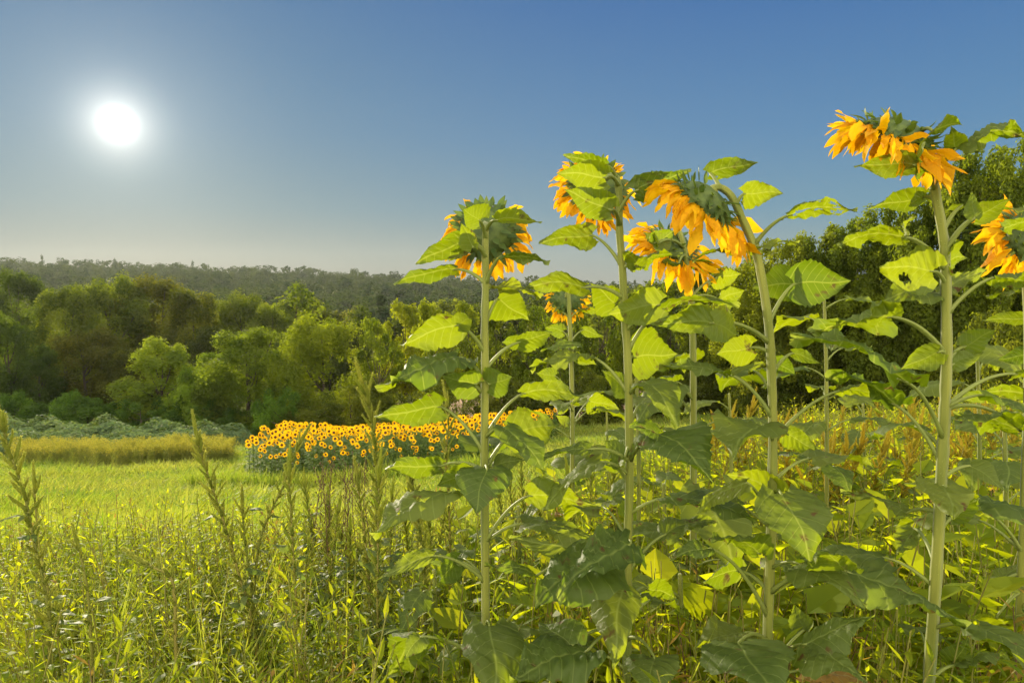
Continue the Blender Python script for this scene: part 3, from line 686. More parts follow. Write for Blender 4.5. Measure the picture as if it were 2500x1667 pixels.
def head(root, cpx, Y, face, Rd, Rp, seed, npet=30, sag=1.0, neck=None):
    """nodding flower head seen from behind: receptacle, bracts, each petal, seed disc"""
    r_ = np.random.RandomState(seed); f = unit(face); c = P(*cpx, Y); org = np.array(root.location)
    u = unit(np.cross(f, [0, 0, 1])); v = np.cross(u, f)
    prof = [(-.62, .12), (-.60, .30), (-.50, .55), (-.32, .80), (-.10, .97), (0.06, 1.0), (0.14, .92)]
    n = 26; g = G(); V = []; T = []
    for i, (h, r) in enumerate(prof):
        a = np.arange(n) / n * 6.283; rr = Rd * r * (1 + .05 * np.sin(a * 5 + seed) + .02 * r_.randn(n))
        V.append(c + f * h * Rd * .8 + (np.cos(a) * rr)[:, None] * u + (np.sin(a) * rr)[:, None] * v)
    V = np.concatenate(V); V = np.vstack([V, c + f * prof[0][0] * Rd * .8])
    for i in range(len(prof) - 1):
        for j in range(n): k = (j + 1) % n; T += [[i * n + j, i * n + k, (i + 1) * n + k], [i * n + j, (i + 1) * n + k, (i + 1) * n + j]]
    T += [[(j + 1) % n, j, len(V) - 1] for j in range(n)]
    g.add(V, T); fh = g.build('flower_head', [M_recept], root, origin=org)
    g = G(); V = [c + f * Rd * .16]; rr = np.linspace(.15, .93, 6); a = np.arange(n) / n * 6.283
    for q in rr: V.extend(c + f * Rd * (.11 + .06 * (1 - q)) + (np.cos(a) * q * Rd)[:, None] * u + (np.sin(a) * q * Rd)[:, None] * v)
    T = [[0, 1 + j, 1 + (j + 1) % n] for j in range(n)]
    for i in range(5):
        for j in range(n): k = (j + 1) % n; T += [[1 + i * n + j, 1 + (i + 1) * n + j, 1 + (i + 1) * n + k], [1 + i * n + j, 1 + (i + 1) * n + k, 1 + i * n + k]]
    g.add(V, T); g.build('seed_disc', [M_disc], fh, origin=org)
    # bracts in three overlapping rings
    g = G()
    for ring, (rf, h, nb) in enumerate([(.99, .0, 24), (.93, -.14, 20), (.80, -.30, 14), (.55, -.48, 8)]):
        for k in range(nb):
            a = (k + .5 * ring + r_.uniform(-.2, .2)) / nb * 6.283; rd = u * math.cos(a) + v * math.sin(a)
            p0 = c + rd * Rd * rf * .96 + f * h * Rd * .8
            d = unit(rd * 1.0 + f * (.25 - .55 * ring * .5 + r_.uniform(-.5, .35)) + np.array([0, 0, -.1]))
            strip_leaf(p0, d, Rd * r_.uniform(.32, .58), Rd * r_.uniform(.15, .24), r_.uniform(-.6, .5), 5, r_.rand(), up=-f, g=g, fold=.4)
    g.build('bracts', [M_bract], fh, origin=org)
    G_ = np.array([0, 0, -1.0])
    NP = int(npet * 1.9)
    for k in range(NP):
        a = (k + r_.uniform(-.4, .4)) / NP * 6.283; rd = u * math.cos(a) + v * math.sin(a)
        upn = max(0, unit(rd + f * .3)[2]); upn = min(1, upn * 1.4); L = (Rp - Rd) * r_.uniform(.85, 1.4) * (1 - .25 * upn); wd = L * r_.uniform(.20, .34); nseg = 8
        p = c + rd * Rd * .97 + f * Rd * .05; d = unit(rd + f * (r_.uniform(-.2, .5) + .25 * upn) + r_.randn(3) * .12)
        tw = r_.uniform(-1.5, 1.5); side = unit(np.cross(d, f)); cen = [p]; sides = []
        st = sag * r_.uniform(.04, .22); rnds = r_.uniform(-.12, .12)
        for s_ in range(nseg):
            d = unit(d + G_ * st + f * rnds * 1.0 + r_.randn(3) * .055); p = p + d * L / nseg; cen.append(p)
        g = G(); V = []; LCs = []
        for s_ in range(nseg + 1):
            t = s_ / nseg; dd = unit(cen[min(s_ + 1, nseg)] - cen[max(s_ - 1, 0)]); sd = side - dd * (side @ dd); sd = unit(sd); nn = np.cross(dd, sd)
            an = tw * t + .5 * math.sin(t * 6 + k); s2 = sd * math.cos(an) + nn * math.sin(an); n2 = np.cross(dd, s2)
            w = wd * .5 * (math.sin(math.pi * min(1, t * .86 + .10)) ** .7) * (1.0 if t < 1 else .25)
            cup = .35 * w * math.sin(t * 5 + seed + k)
            w *= 1 + .18 * r_.randn() * (t > .15); jt = r_.randn(2) * .16 * w
            V += [cen[s_] - s2 * w + n2 * (cup + jt[0]), cen[s_] - s2 * w * .35 - n2 * w * .18, cen[s_] + s2 * w * .35 + n2 * w * .12, cen[s_] + s2 * w + n2 * (cup + jt[1])]
        T = []
        for s_ in range(nseg):
            for q in range(3): b = s_ * 4 + q; T += [[b, b + 4, b + 5], [b, b + 5, b + 1]]
        g.add(V, T, 0, r_.rand()); g.build('petal', [M_petal], fh, origin=org)
    return c, f

def sunflower(label, Y, stem, srad, leaves, hd=None, name='sunflower', seed=1, grp='tall sunflowers in front', auto=None, neckdepth=0.0):
    """stem = [(region,x,y)...] from top to bottom; leaves = rows of (region, node, base, tip, width, roll[, opts])"""
    r_ = np.random.RandomState(seed)
    pts = [P(*px(k, (x, y)), Y) for k, x, y in stem]
    b = pts[-1].copy(); d = pts[-1] - pts[-2]; gb = gz(b[0], b[1]) - .05
    if b[2] > gb + .1: b = np.array([b[0] + d[0] / abs(d[2] + 1e-6) * (b[2] - gb) * .6, b[1], gb]); pts.append(b)
    root = empty(name, (pts[-1][0], pts[-1][1], gb + .05), label, 'sunflower', grp); org = np.array(root.location)
    if hd is not None:
        k, cx, cyy, Yh, face, Rd, Rp, kw = hd
        c, f = head(root, px(k, (cx, cyy)), Yh, face, Rd, Rp, seed, **kw)
        tgt = c - f * Rd * .42
        pts[0] = tgt; 
        if Yh != Y: pts[1] = pts[1] * .6 + .4 * (tgt + (pts[1] - tgt) * .5)
    sm = smooth_path(pts, 6); n = len(sm); t = np.linspace(0, 1, n); r0, r1 = srad
    rad = r0 + (r1 - r0) * t ** .8
    if hd is not None: rad[:5] *= np.linspace(1.45, 1.0, 5)
    rad = rad * (1 + .04 * np.sin(np.arange(n) * 1.7 + seed) + .03 * r_.randn(n))
    g = G(); g.add(*tube(sm, rad, 20, .012, ridges=5))
    nb = 1500; tt = r_.rand(nb) * (n - 1.001); c = np.stack([np.interp(tt, np.arange(n), sm[:, k]) for k in range(3)], 1); R_ = np.interp(tt, np.arange(n), rad)
    dd = r_.randn(nb, 3); dd[:, 2] *= .3; dd /= np.linalg.norm(dd, axis=1)[:, None]; b_ = c + dd * R_[:, None] * .97
    sd_ = np.cross(dd, [0, 0, 1.0]) * .0004; g.add(np.stack([b_ - sd_, b_ + sd_, b_ + dd * .0032 + r_.randn(nb, 3) * .0008], 1).reshape(-1, 3), np.arange(3 * nb).reshape(-1, 3), 1)
    g.build('stem', [M_stem, M_hair], root, origin=org)
    def stem_at(zy):
        i = np.argmin(np.abs(sm[:, 2] - zy[2])); return sm[i], rad[i]
    rows = list(leaves)
    for q, row in enumerate(rows):
        k, nd, bs, tp, w, roll = row[:6]; o = row[6] if len(row) > 6 else {}
        tx, ty = px(k, tp); bx, by = px(k, bs)
        Yb = Y + o.get('yb', r_.uniform(-.07, .07)); Yt = Yb + o.get('yt', r_.uniform(-.10, .10))
        B = P(bx, by, Yb); Tt = P(tx, ty, Yt); L = np.linalg.norm(Tt - B)
        tocam = unit(CAM - B); a = math.radians(roll); nrm = math.cos(a) * np.array([0, 0, 1.0]) + math.sin(a) * tocam
        nrm = nrm + r_.randn(3) * .06
        g = G(); blade_geo(g, B, Tt, w * L, nrm, seed * 100 + q, droop=o.get('droop', r_.uniform(.15, .5)), wave=o.get('wave', r_.uniform(.6, 1.2)), holes=o.get('holes', 0), rnd_=o.get('rnd', r_.uniform(.2, .8)))
        if nd is not None:
            np_, rr = stem_at(P(*px(k, nd), Y)); ctrl = np_ + (B - np_) * .5 + np.array([0, 0, .22 * np.linalg.norm(B - np_)])
            path = bez(np_ , ctrl, B, 9); pr = np.linspace(.0062, .0032, 9) * o.get('pr', 1) * (Y / 1.9) ** .0; pr[0] *= 1.5
            ext = B + (Tt - B) * .06
            g.add(*tube(np.vstack([path, ext]), np.append(pr, .0016), 7), mat=1, rnd=.5)
        g.build('leaf', [M_leafdry if o.get('dry') else M_leaf, M_petiole], root, origin=org)
    if auto:
        z0, z1, cnt, Ls = auto
        for q in range(cnt):
            t_ = (q + .5) / cnt; z = z0 + (z1 - z0) * t_; i = np.argmin(np.abs(sm[:, 2] - z)); np_ = sm[i]
            a = q * 2.399 + seed; L = Ls * (0.55 + .6 * math.sin(math.pi * min(1, .25 + t_ * .8))) * r_.uniform(.8, 1.2)
            dd = np.array([math.cos(a), math.sin(a), 0]); B = np_ + dd * L * .55 + np.array([0, 0, L * .28]); Tt = B + dd * L + np.array([0, 0, -L * r_.uniform(.0, .75)])
            g = G(); blade_geo(g, B, Tt, L * r_.uniform(.62, .85), np.array([0, 0, 1.0]) + dd * r_.uniform(.1, .8), seed * 77 + q, wave=1.0, rnd_=r_.uniform(.2, .9), nu=18, nv=5, holes=int(r_.rand() < .25) * 2)
            path = bez(np_, np_ + dd * L * .3 + np.array([0, 0, L * .28]), B, 6); g.add(*tube(path, np.linspace(.0055, .003, 6), 6), mat=1)
            dryl = t_ > .55 and r_.rand() < .3
            lo = g.build('leaf', [M_leafdry if dryl else M_leaf, M_petiole], root, origin=org)
            if dryl: lo['label'] = 'yellowed withering leaf'
    return root

A_leaves = [
 ('3', (1060, 700), (1065, 545), (900, 430), 1.5, -75, dict(yb=-.06, yt=-.02, droop=.1)), ('3', (1190, 640), (1215, 540), (1650, 570), .42, -50, dict(yb=-.05)),
 ('3', (1130, 1130), (1270, 885), (1735, 940), .32, -35, dict(yb=-.08)), ('3', (1050, 870), (930, 740), (450, 960), .48, -62, dict(yb=-.05)),
 ('3', (1035, 1150), (840, 1010), (240, 1155), .32, -45, {}), ('3', (1060, 900), (1000, 800), (880, 560), .7, -60, dict(yb=-.09)),
 ('3', (1100, 1190), (1180, 1185), (1640, 1290), .34, 25, {}),
 ('6', (850, 300), (925, 85), (1150, 235), .85, -80, dict(droop=.1)), ('6', (795, 470), (640, 275), (230, 420), .62, -72, dict(droop=.3)),
 ('6', (795, 460), (640, 275), (735, 225), .9, -80, {}), ('6', (815, 690), (660, 505), (165, 695), .6, 14, dict(wave=1.3, yt=-.22, rnd=.1)),
 ('6', (810, 690), (770, 700), (525, 640), .85, -80, dict(droop=.15)), ('6', (850, 700), (865, 700), (1025, 650), 1.2, -80, dict(droop=.1)),
 ('6', (855, 620), (1075, 400), (1320, 330), .72, -55, {}), ('6', (855, 620), (1075, 400), (955, 400), .9, -75, {}),
 ('6', (800, 1150), (520, 860), (60, 940), .5, -70, dict(wave=1.4)), ('6', (860, 1040), (1105, 765), (1550, 785), .38, -60, dict(wave=1.2)),
 ('6', (860, 1270), (1050, 1040), (1350, 1000), .95, -78, dict(holes=2)), ('6', (860, 1270), (1040, 1045), (865, 1070), .65, -80, {}),
 ('6', (840, 1290), (850, 1310), (770, 1640), 1.1, 24, dict(droop=.45, yb=-.10, yt=-.10, rnd=.1)), ('6', (830, 1330), (745, 1325), (490, 1430), .85, -55, {}),
 ('6', (860, 1330), (890, 1300), (1135, 1240), .7, 45, {}), ('6', (830, 1330), (520, 1285), (120, 1310), .42, -78, dict(wave=1.4)),
 ('8', (815, 800), (470, 655), (40, 850), .30, 35, {}), ('8', (815, 1490), (370, 1235), (110, 1560), .55, -60, {}), ('8', (815, 1480), (370, 1235), (250, 1400), .8, 55, {}),
 ('8', (880, 1440), (1110, 1000), (935, 860), .4, 30, {}), ('8', (870, 560), (1150, 225), (1665, 300), .42, -62, dict(wave=1.3)), ('8', (830, 900), (640, 690), (500, 850), .8, -70, {}),
 ('8', (845, 1250), (1010, 1400), (1180, 1560), .7, 40, {}), ('8', (835, 1300), (600, 1330), (420, 1520), .7, 30, {}),
]
sunflower('sunflower seen from behind, leftmost of the tall ones, dark round back framed by ragged petals', 1.9,
          [('3', 1130, 545), ('3', 1122, 620), ('3', 1118, 850), ('3', 1122, 1150), ('3', 1112, 1560), ('6', 838, 600), ('6', 834, 1200), ('8', 838, 700), ('8', 846, 1560), ('m', 1192, 1800)],
          (.0080, .0128), A_leaves, ('3', 1125, 650, 2.0, (.02, .9, -.42), .086, .148, dict(npet=34, sag=1.3)), seed=3, auto=(1.35, .1, 11, .18))
B_leaves = [
 ('4', (740, 330), (690, 230), (300, 125), .42, -65, dict(yb=-.1)), ('4', (740, 400), (700, 330), (245, 290), .62, -78, dict(yb=-.12)),
 ('4', (800, 760), (750, 640), (300, 440), .62, -80, dict(yb=-.14)), ('4', (830, 1180), (575, 880), (60, 960), .52, -70, {}),
 ('4', (860, 640), (985, 455), (1520, 265), .48, -65, dict(yb=-.05)), ('4', (830, 1500), (500, 1380), (-110, 1400), .42, -62, dict(yb=-.03, droop=.6)),
 ('4', (900, 1210), (1010, 1180), (880, 1035), .6, -40, {}), ('4', (900, 1210), (1010, 1185), (1440, 1060), .42, -25, {}),
 ('4', (850, 1500), (800, 1540), (560, 1350), .8, -78, {}), ('6', (1885, 490), (2100, 160), (2660, 150), .34, -25, {}),
 ('6', (1890, 330), (2090, 130), (1720, 200), .7, -80, {}), ('6', (1890, 540), (1905, 510), (2220, 480), .95, -82, dict(yb=.1)),
 ('6', (1850, 760), (1600, 500), (1155, 590), .36, 12, dict(wave=1.4)), ('6', (1850, 760), (1840, 730), (1670, 600), .9, -60, {}),
 ('6', (1850, 1450), (1785, 1300), (1560, 1250), .55, -50, {}), ('6', (1840, 1200), (1590, 1165), (1135, 1265), .32, 18, {}),
 ('6', (1900, 1260), (2085, 1060), (2470, 1400), .8, 18, dict(yb=-.15, yt=-.2, droop=.35, rnd=.1)), ('6', (1900, 1260), (2085, 1060), (1870, 1000), .9, 45, dict(yb=-.15, rnd=.1)),
 ('6', (1860, 1100), (1840, 1220), (1690, 1100), .9, -82, {}), ('8', (1850, 620), (1640, 635), (1190, 1000), .85, 18, dict(yb=-.15, yt=-.2, wave=1.5, rnd=.1)),
 ('8', (1870, 640), (1880, 570), (1350, 960), .5, 15, dict(yb=-.2, yt=-.2, wave=1.5, rnd=.1)), ('8', (1830, 640), (1500, 620), (1005, 530), .5, 50, dict(yb=-.1, holes=2)),
 ('8', (1830, 640), (1200, 800), (830, 725), .25, 40, dict(yb=-.12)), ('8', (1900, 810), (2130, 500), (2500, 420), .5, 20, {}),
 ('8', (1825, 1070), (1720, 870), (1560, 1010), .6, -60, {}), ('8', (1860, 1250), (2050, 1385), (2010, 1720), 1.0, 40, dict(yb=-.2, yt=-.12, droop=.5, rnd=.3)),
 ('8', (1860, 1250), (1570, 1335), (1010, 1560), .75, 15, dict(yb=-.25, yt=-.15, wave=1.5, rnd=.1)), ('8', (1860, 1250), (1450, 1300), (1220, 1150), .9, 30, dict(yb=-.25, yt=.1, rnd=.1)),
 ('8', (1880, 1100), (1760, 930), (1610, 1060), .8, -70, {}), ('8', (1880, 1000), (2000, 900), (2210, 960), .7, -60, dict(yb=.2)),
]
sunflower('tall sunflower whose back is half hidden by overlapping leaves, second tall stem from the left', 1.9,
          [('4', 720, 400), ('4', 740, 310), ('4', 800, 330), ('4', 830, 480), ('4', 835, 850), ('4', 865, 1250), ('4', 880, 1550), ('6', 1862, 560), ('6', 1875, 1250), ('8', 1860, 560), ('8', 1855, 1250), ('m', 1528, 1800)],
          (.0080, .0122), B_leaves, ('4', 610, 420, 2.0, (-.22, .9, -.30), .075, .138, dict(npet=32, sag=.8)), seed=5, auto=(1.35, .1, 11, .18))
D_leaves = [
 ('4', (1700, 420), (1690, 290), (2150, 190), .46, -72, dict(holes=1)), ('4', (1990, 600), (2020, 485), (2400, 480), .75, -80, {}),
 ('4', (2150, 960), (2450, 690), (3110, 640), .42, -35, dict(holes=7)), ('4', (2110, 1090), (2120, 1030), (1530, 1130), .26, 22, {}),
 ('4', (2110, 1090), (2130, 1020), (2550, 960), .22, 15, {}), ('7', (540, 540), (700, 275), (1115, 250), .82, -84, dict(droop=.15, wave=.4, rnd=.1)),
 ('7', (540, 540), (700, 275), (400, 300), .9, -84, dict(droop=.15, wave=.4, rnd=.1)), ('7', (485, 720), (120, 555), (-330, 560), .52, -68, dict(wave=1.2)),
 ('7', (485, 720), (120, 555), (290, 640), .9, -80, {}), ('7', (485, 750), (395, 730), (140, 780), .85, -78, {}),
 ('7', (520, 1240), (230, 920), (-270, 865), .30, 20, {}), ('7', (520, 1240), (240, 915), (510, 840), .30, 35, {}),
 ('7', (555, 910), (690, 770), (900, 850), .5, -70, {}), ('7', (590, 1430), (1030, 1040), (1455, 1160), .42, -30, dict(wave=.8)),
 ('7', (560, 880), (570, 830), (715, 930), .8, -78, dict(rnd=.1)), ('9', (570, 200), (610, 215), (820, 730), .95, 20, dict(yb=-.12, yt=-.12, droop=.45, wave=.9, rnd=.2)),
 ('9', (540, 220), (600, 210), (215, 80), .7, -60, {}), ('9', (540, 500), (360, 130), (0, 350), .36, 40, dict(yb=-.1)),
 ('9', (480, 1060), (95, 600), (-190, 690), .45, 35, dict(yb=-.1)), ('9', (480, 640), (455, 640), (100, 540), .5, -35, {}),
 ('9', (560, 930), (1075, 765), (1935, 1170), .42, 16, dict(yb=-.15, yt=-.06, droop=.2, rnd=.2)), ('9', (560, 930), (1075, 765), (870, 650), .9, -50, dict(yb=-.2)),
 ('9', (560, 1600), (770, 1190), (700, 1000), .85, -75, {}), ('9', (560, 1600), (790, 1290), (1280, 1090), .6, 20, dict(yb=-.2, rnd=.1)),
 ('9', (560, 1600), (800, 1300), (1230, 1560), .75, 22, dict(yb=-.2, yt=-.15, rnd=.2)), ('9', (500, 1300), (300, 1280), (560, 1680), .9, 22, dict(yb=-.15, yt=-.25, rnd=.2)),
 ('7', (590, 1380), (650, 1350), (900, 1500), .7, -70, dict(yb=.15)), ('9', (500, 900), (300, 760), (50, 850), .6, -60, dict(yb=.1)),
]
sunflower('sunflower with a strongly arched neck and long petals streaming to the left', 1.8,
          [('4', 1640, 520), ('4', 1700, 440), ('4', 1790, 420), ('4', 1900, 500), ('4', 2000, 700), ('4', 2120, 980), ('4', 2180, 1200), ('7', 520, 560), ('7', 545, 1000), ('7', 550, 1500), ('9', 535, 600), ('9', 500, 1560), ('m', 1868, 1800)],
          (.0080, .0130), D_leaves, ('4', 1640, 570, 1.78, (-.56, .36, -.74), .082, .176, dict(npet=32, sag=1.5)), seed=8, auto=(1.35, .1, 11, .18))
F_leaves = [
 ('5', (1480, 850), (1320, 600), (720, 612), .52, -60, dict(yb=-.1)), ('5', (1480, 850), (1320, 590), (1495, 365), .9, -60, dict(yb=-.1)),
 ('5', (1520, 760), (1700, 450), (2450, 330), .36, -40, {}), ('5', (1420, 330), (1480, 275), (1760, 215), .5, -55, dict(yb=-.1)),
 ('5', (1520, 760), (1700, 450), (1650, 260), .6, -50, {}), ('5', (1450, 990), (1390, 910), (850, 1030), .42, -68, {}), ('5', (1450, 990), (1390, 910), (1250, 990), .6, -70, {}),
 ('5', (1570, 1570), (1215, 1290), (580, 1380), .40, -52, {}), ('5', (1570, 1570), (1215, 1290), (1300, 1085), .55, -50, {}),
 ('5', (1620, 1450), (1880, 1110), (2230, 930), .62, -62, {}), ('5', (1620, 1450), (1880, 1110), (1850, 850), .55, -60, {}), ('5', (1605, 1215), (1760, 985), (1590, 1050), .5, -50, {}),
 ('7', (1750, 250), (1700, 185), (1315, 150), .78, -82, dict(holes=1)), ('7', (1780, 250), (1815, 110), (1930, 80), 1.0, -80, {}),
 ('7', (1745, 430), (1685, 345), (1285, 420), .52, 42, {}), ('7', (1790, 430), (1740, 340), (2085, 180), .32, 50, {}),
 ('7', (1745, 780), (1405, 510), (820, 625), .36, -60, dict(wave=1.2)), ('7', (1745, 780), (1405, 510), (1330, 360), .6, -60, {}),
 ('7', (1750, 780), (1745, 760), (1460, 890), .7, -75, {}), ('7', (1840, 490), (2130, 230), (2480, 280), .5, -35, {}),
 ('7', (1830, 850), (1925, 725), (2150, 600), .75, -80, {}), ('7', (1830, 880), (1840, 850), (2075, 760), .65, -72, {}),
 ('7', (1830, 1140), (2290, 920), (2600, 960), .6, -40, {}), ('7', (1750, 1400), (1490, 970), (670, 670), .42, 28, dict(yb=-.1, wave=.8, yt=-.1, rnd=.1)),
 ('7', (1720, 1560), (1430, 1140), (930, 965), .42, -22, dict(rnd=.1)), ('7', (1830, 1200), (2330, 1330), (1850, 1220), .5, -30, dict(yb=.1)),
 ('9', (1790, 130), (1960, 10), (2210, 190), .6, 55, {}), ('9', (1790, 350), (1505, 350), (1035, 205), .36, 8, dict(yb=.1)),
 ('9', (1790, 370), (1815, 375), (2025, 250), .6, -75, {}), ('9', (1720, 1600), (1845, 1440), (2240, 1370), .36, -35, {}),
 ('9', (1720, 1600), (1845, 1440), (1950, 1240), .8, 55, {}), ('9', (1680, 700), (1560, 460), (1440, 640), .5, -70, dict(yb=.2)),
]
sunflower('tallest sunflower, its green head leaning left above everything else near the right edge', 1.7,
          [('5', 1150, 350), ('5', 1290, 300), ('5', 1390, 380), ('5', 1440, 560), ('5', 1510, 900), ('5', 1580, 1300), ('7', 1785, 100), ('7', 1795, 700), ('7', 1785, 1100), ('9', 1760, 0), ('9', 1720, 750), ('9', 1665, 1560), ('m', 2262, 1800)],
          (.0080, .0146), F_leaves, ('5', 1130, 340, 1.72, (-.36, .30, -.88), .088, .176, dict(npet=34, sag=1.2)), seed=12, auto=(1.35, .1, 11, .18))
sunflower('hidden middle sunflower with petals hanging behind the leaves of its neighbours', 2.7,
          [('4', 1330, 900), ('4', 1400, 820), ('4', 1450, 1000), ('4', 1480, 1250), ('4', 1520, 1480), ('6', 2328, 500), ('6', 2330, 1200), ('8', 2325, 900), ('m', 1690, 1700)],
          (.0095, .0135), [('4', (1440, 1000), (1160, 960), (1370, 830), .7, -80, dict(yb=-.15)), ('4', (1440, 1000), (1200, 960), (1060, 860), .7, -50, dict(yb=-.15)), ('4', (1450, 1060), (1400, 1150), (1140, 1190), .3, -40, dict(yb=-.1)), ('4', (1500, 1250), (1560, 1150), (1800, 1260), .6, -60, {}),
          ('4', (1530, 1500), (1760, 1290), (2000, 1250), .8, -70, {}), ('4', (1530, 1500), (1800, 1500), (2050, 1400), .7, -70, {}), ('6', (2330, 800), (2210, 680), (1960, 700), .6, -40, {}), ('6', (2330, 900), (2180, 760), (1930, 790), .6, -75, {})],
          ('4', 1340, 980, 2.75, (-.35, .55, -.72), .092, .205, dict(npet=30, sag=1.0)), seed=14, auto=(1.3, -.1, 12, .22))
sunflower('small hanging sunflower with a dark centre, seen between the two left tall stems', 4.1,
          [('3', 1895, 1220), ('3', 1915, 1210), ('3', 1920, 1450), ('6', 1450, 400), ('6', 1462, 900), ('8', 1460, 250), ('m', 1396, 1400)],
          (.011, .015), [('3', (1915, 1210), (1890, 1195), (1640, 1230), .5, -50, {}), ('3', (1925, 1480), (2010, 1410), (2235, 1420), .45, -45, {}), ('3', (1915, 1500), (1850, 1420), (1790, 1400), .6, -50, {}),
          ('6', (1450, 420), (1395, 320), (1265, 290), .8, -80, {}), ('6', (1450, 420), (1540, 310), (1690, 360), .5, -75, {}), ('6', (1450, 560), (1520, 420), (1240, 470), .4, 20, {}),
          ('6', (1455, 760), (1340, 640), (1200, 620), .9, -80, {}), ('6', (1460, 980), (1580, 820), (1800, 880), .7, -75, dict(holes=3)), ('6', (1460, 1020), (1430, 980), (1340, 920), .7, -70, {}),
          ('8', (1460, 120), (1490, 100), (1600, 60), 1.2, -80, {}), ('6', (1455, 560), (1500, 510), (1640, 560), .6, -60, {})],
          ('3', 1895, 1290, 4.15, (.05, .95, -.25), .085, .15, dict(npet=28, sag=.7)), seed=17, auto=(.9, -.2, 10, .26))
sunflower('sunflower cut by the right edge, orange petals turned to the left', 2.0,
          [('5', 2300, 1250), ('5', 2420, 1200), ('m', 2507, 620), ('m', 2512, 900), ('m', 2500, 1300), ('m', 2490, 1560), ('m', 2488, 1750)],
          (.010, .016), [('5', (2400, 1300), (2450, 1060), (2000, 1060), .2, 0, {}), ('5', (2400, 1300), (2480, 1150), (2130, 1220), .4, -60, dict(yb=-.1)), ('5', (2420, 1560), (2480, 1540), (2150, 1560), .6, -70, {}),
          ('7', (2400, 500), (2400, 520), (2050, 540), .4, -70, {}), ('7', (2400, 700), (2420, 780), (2150, 820), .6, -72, {}), ('7', (2400, 1100), (2380, 1060), (1900, 1120), .25, -60, {}),
          ('7', (2400, 300), (2350, 330), (2080, 370), .35, 10, {}), ('9', (2320, 700), (2060, 340), (2180, 400), .7, 30, {}), ('9', (2330, 720), (2180, 850), (2349, 700), .7, 40, {}), ('9', (2330, 900), (2150, 1100), (2300, 1300), .8, -60, {})],
          ('5', 2370, 1310, 2.02, (-.35, .85, -.35), .078, .165, dict(npet=30, sag=.9)), seed=21, auto=(.9, -.2, 6, .2))
def young(label, Y, xt, yt, yb_, seed, n=14, Ls=.17, lean=6):
    top = P(xt, yt, Y)
    return sunflower(label, Y, [('m', xt, yt), ('m', xt + lean * .3, yt + 60), ('m', xt + lean, yt + 250), ('m', xt + lean, yb_)], (.006, .0105), [], None, name='young_sunflower', seed=seed, grp='young sunflowers without open flowers', auto=(top[2] - .02, top[2] - 1.4, n, Ls))
young('young sunflower with a leafy bud between the arched and the tallest sunflower', 3.5, 2012, 728, 1500, 31, 16, .19)
young('thin young sunflower just right of the second tall stem', 3.1, 1553, 880, 1500, 32, 10, .15)
young('small young sunflower with its tip in front of the right hand trees', 4.6, 2107, 985, 1450, 33, 9, .2)
young('young sunflower low behind the small hanging one', 5.2, 1480, 980, 1500, 34, 9, .22)
young('young sunflower left of the arched stem, half hidden', 4.0, 1780, 960, 1500, 35, 10, .2)
young('leafy young sunflower right of the tallest stem', 3.2, 2385, 830, 1500, 36, 14, .2)
young('leafy young sunflower at the right edge under the orange flower', 2.8, 2450, 980, 1600, 37, 12, .2)
young('low young sunflower right of the first tall stem', 3.3, 1265, 1235, 1600, 38, 8, .16)
young('low young sunflower between the second and the arched stem', 3.0, 1620, 1180, 1650, 39, 10, .18)
young('low broad leaved sunflower in front of the arched stem', 2.6, 1960, 1290, 1700, 40, 9, .16)
young('low broad leaved sunflower right of the second stem near the bottom', 2.3, 1660, 1400, 1750, 41, 9, .15)
young('low sunflower near the bottom left of the first tall stem', 2.4, 1060, 1390, 1750, 42, 9, .14)

# ------------------------------------------------------------------ pigweeds (amaranth) and other weeds
def spike_geo(g, p, d, L, r, seed, nb=90, mat=0):
    r_ = np.random.RandomState(seed); d = unit(d); side = unit(np.cross(d, [0.3, 0.2, 1])); bend = r_.uniform(-.25, .25)
    t = np.linspace(0, 1, 9); pts = p + np.outer(t, d) * L + np.outer(t ** 2 * bend * L, side) + np.outer(t ** 2 * .06 * L, [0, 0, 1])
    rr = r * np.array([.7, 1.05, .85, 1.05, .85, .95, .7, .5, .15]); g.add(*tube(pts, rr, 8, .22), mat=mat, rnd=r_.rand() * .6)
    tt = r_.uniform(0.02, .98, nb); c = np.stack([np.interp(tt, t, pts[:, k]) for k in range(3)], 1); R_ = np.interp(tt, t, rr)
    dd = r_.randn(nb, 3); dd -= np.outer(dd @ d, d); dd /= np.linalg.norm(dd, axis=1)[:, None]; b = c + dd * (R_ * .8)[:, None]
    tipp = b + (dd * .9 + d * .8 + r_.randn(nb, 3) * .3) * (r * r_.uniform(.6, 1.3, nb))[:, None]
    s_ = np.cross(dd, d) * r * .30
    V = np.stack([b - s_, b + s_, tipp], 1).reshape(-1, 3); g.add(V, np.arange(3 * nb).reshape(-1, 3), mat, np.repeat(r_.rand(nb), 3))
def pig_leaf(g, base, d, L, seed, mat=0):
    r_ = np.random.RandomState(seed)
    d = unit(d); B = base + d * L * .35; Tt = B + unit(d + np.array([0, 0, -r_.uniform(.1, .9)])) * L
    blade_geo(g, B, Tt, L * r_.uniform(.38, .52), np.array([0, 0, 1.0]) + d * .4 + r_.randn(3) * .25, seed, droop=.3, fold=.35, wave=.7, nu=8, nv=2, lobes=.1, rnd_=r_.rand(), mat=mat)
    g.add(*tube([base, (base + B) / 2 + np.array([0, 0, .01]), B], [.0018, .0014, .001], 4), mat=mat, rnd=.5)
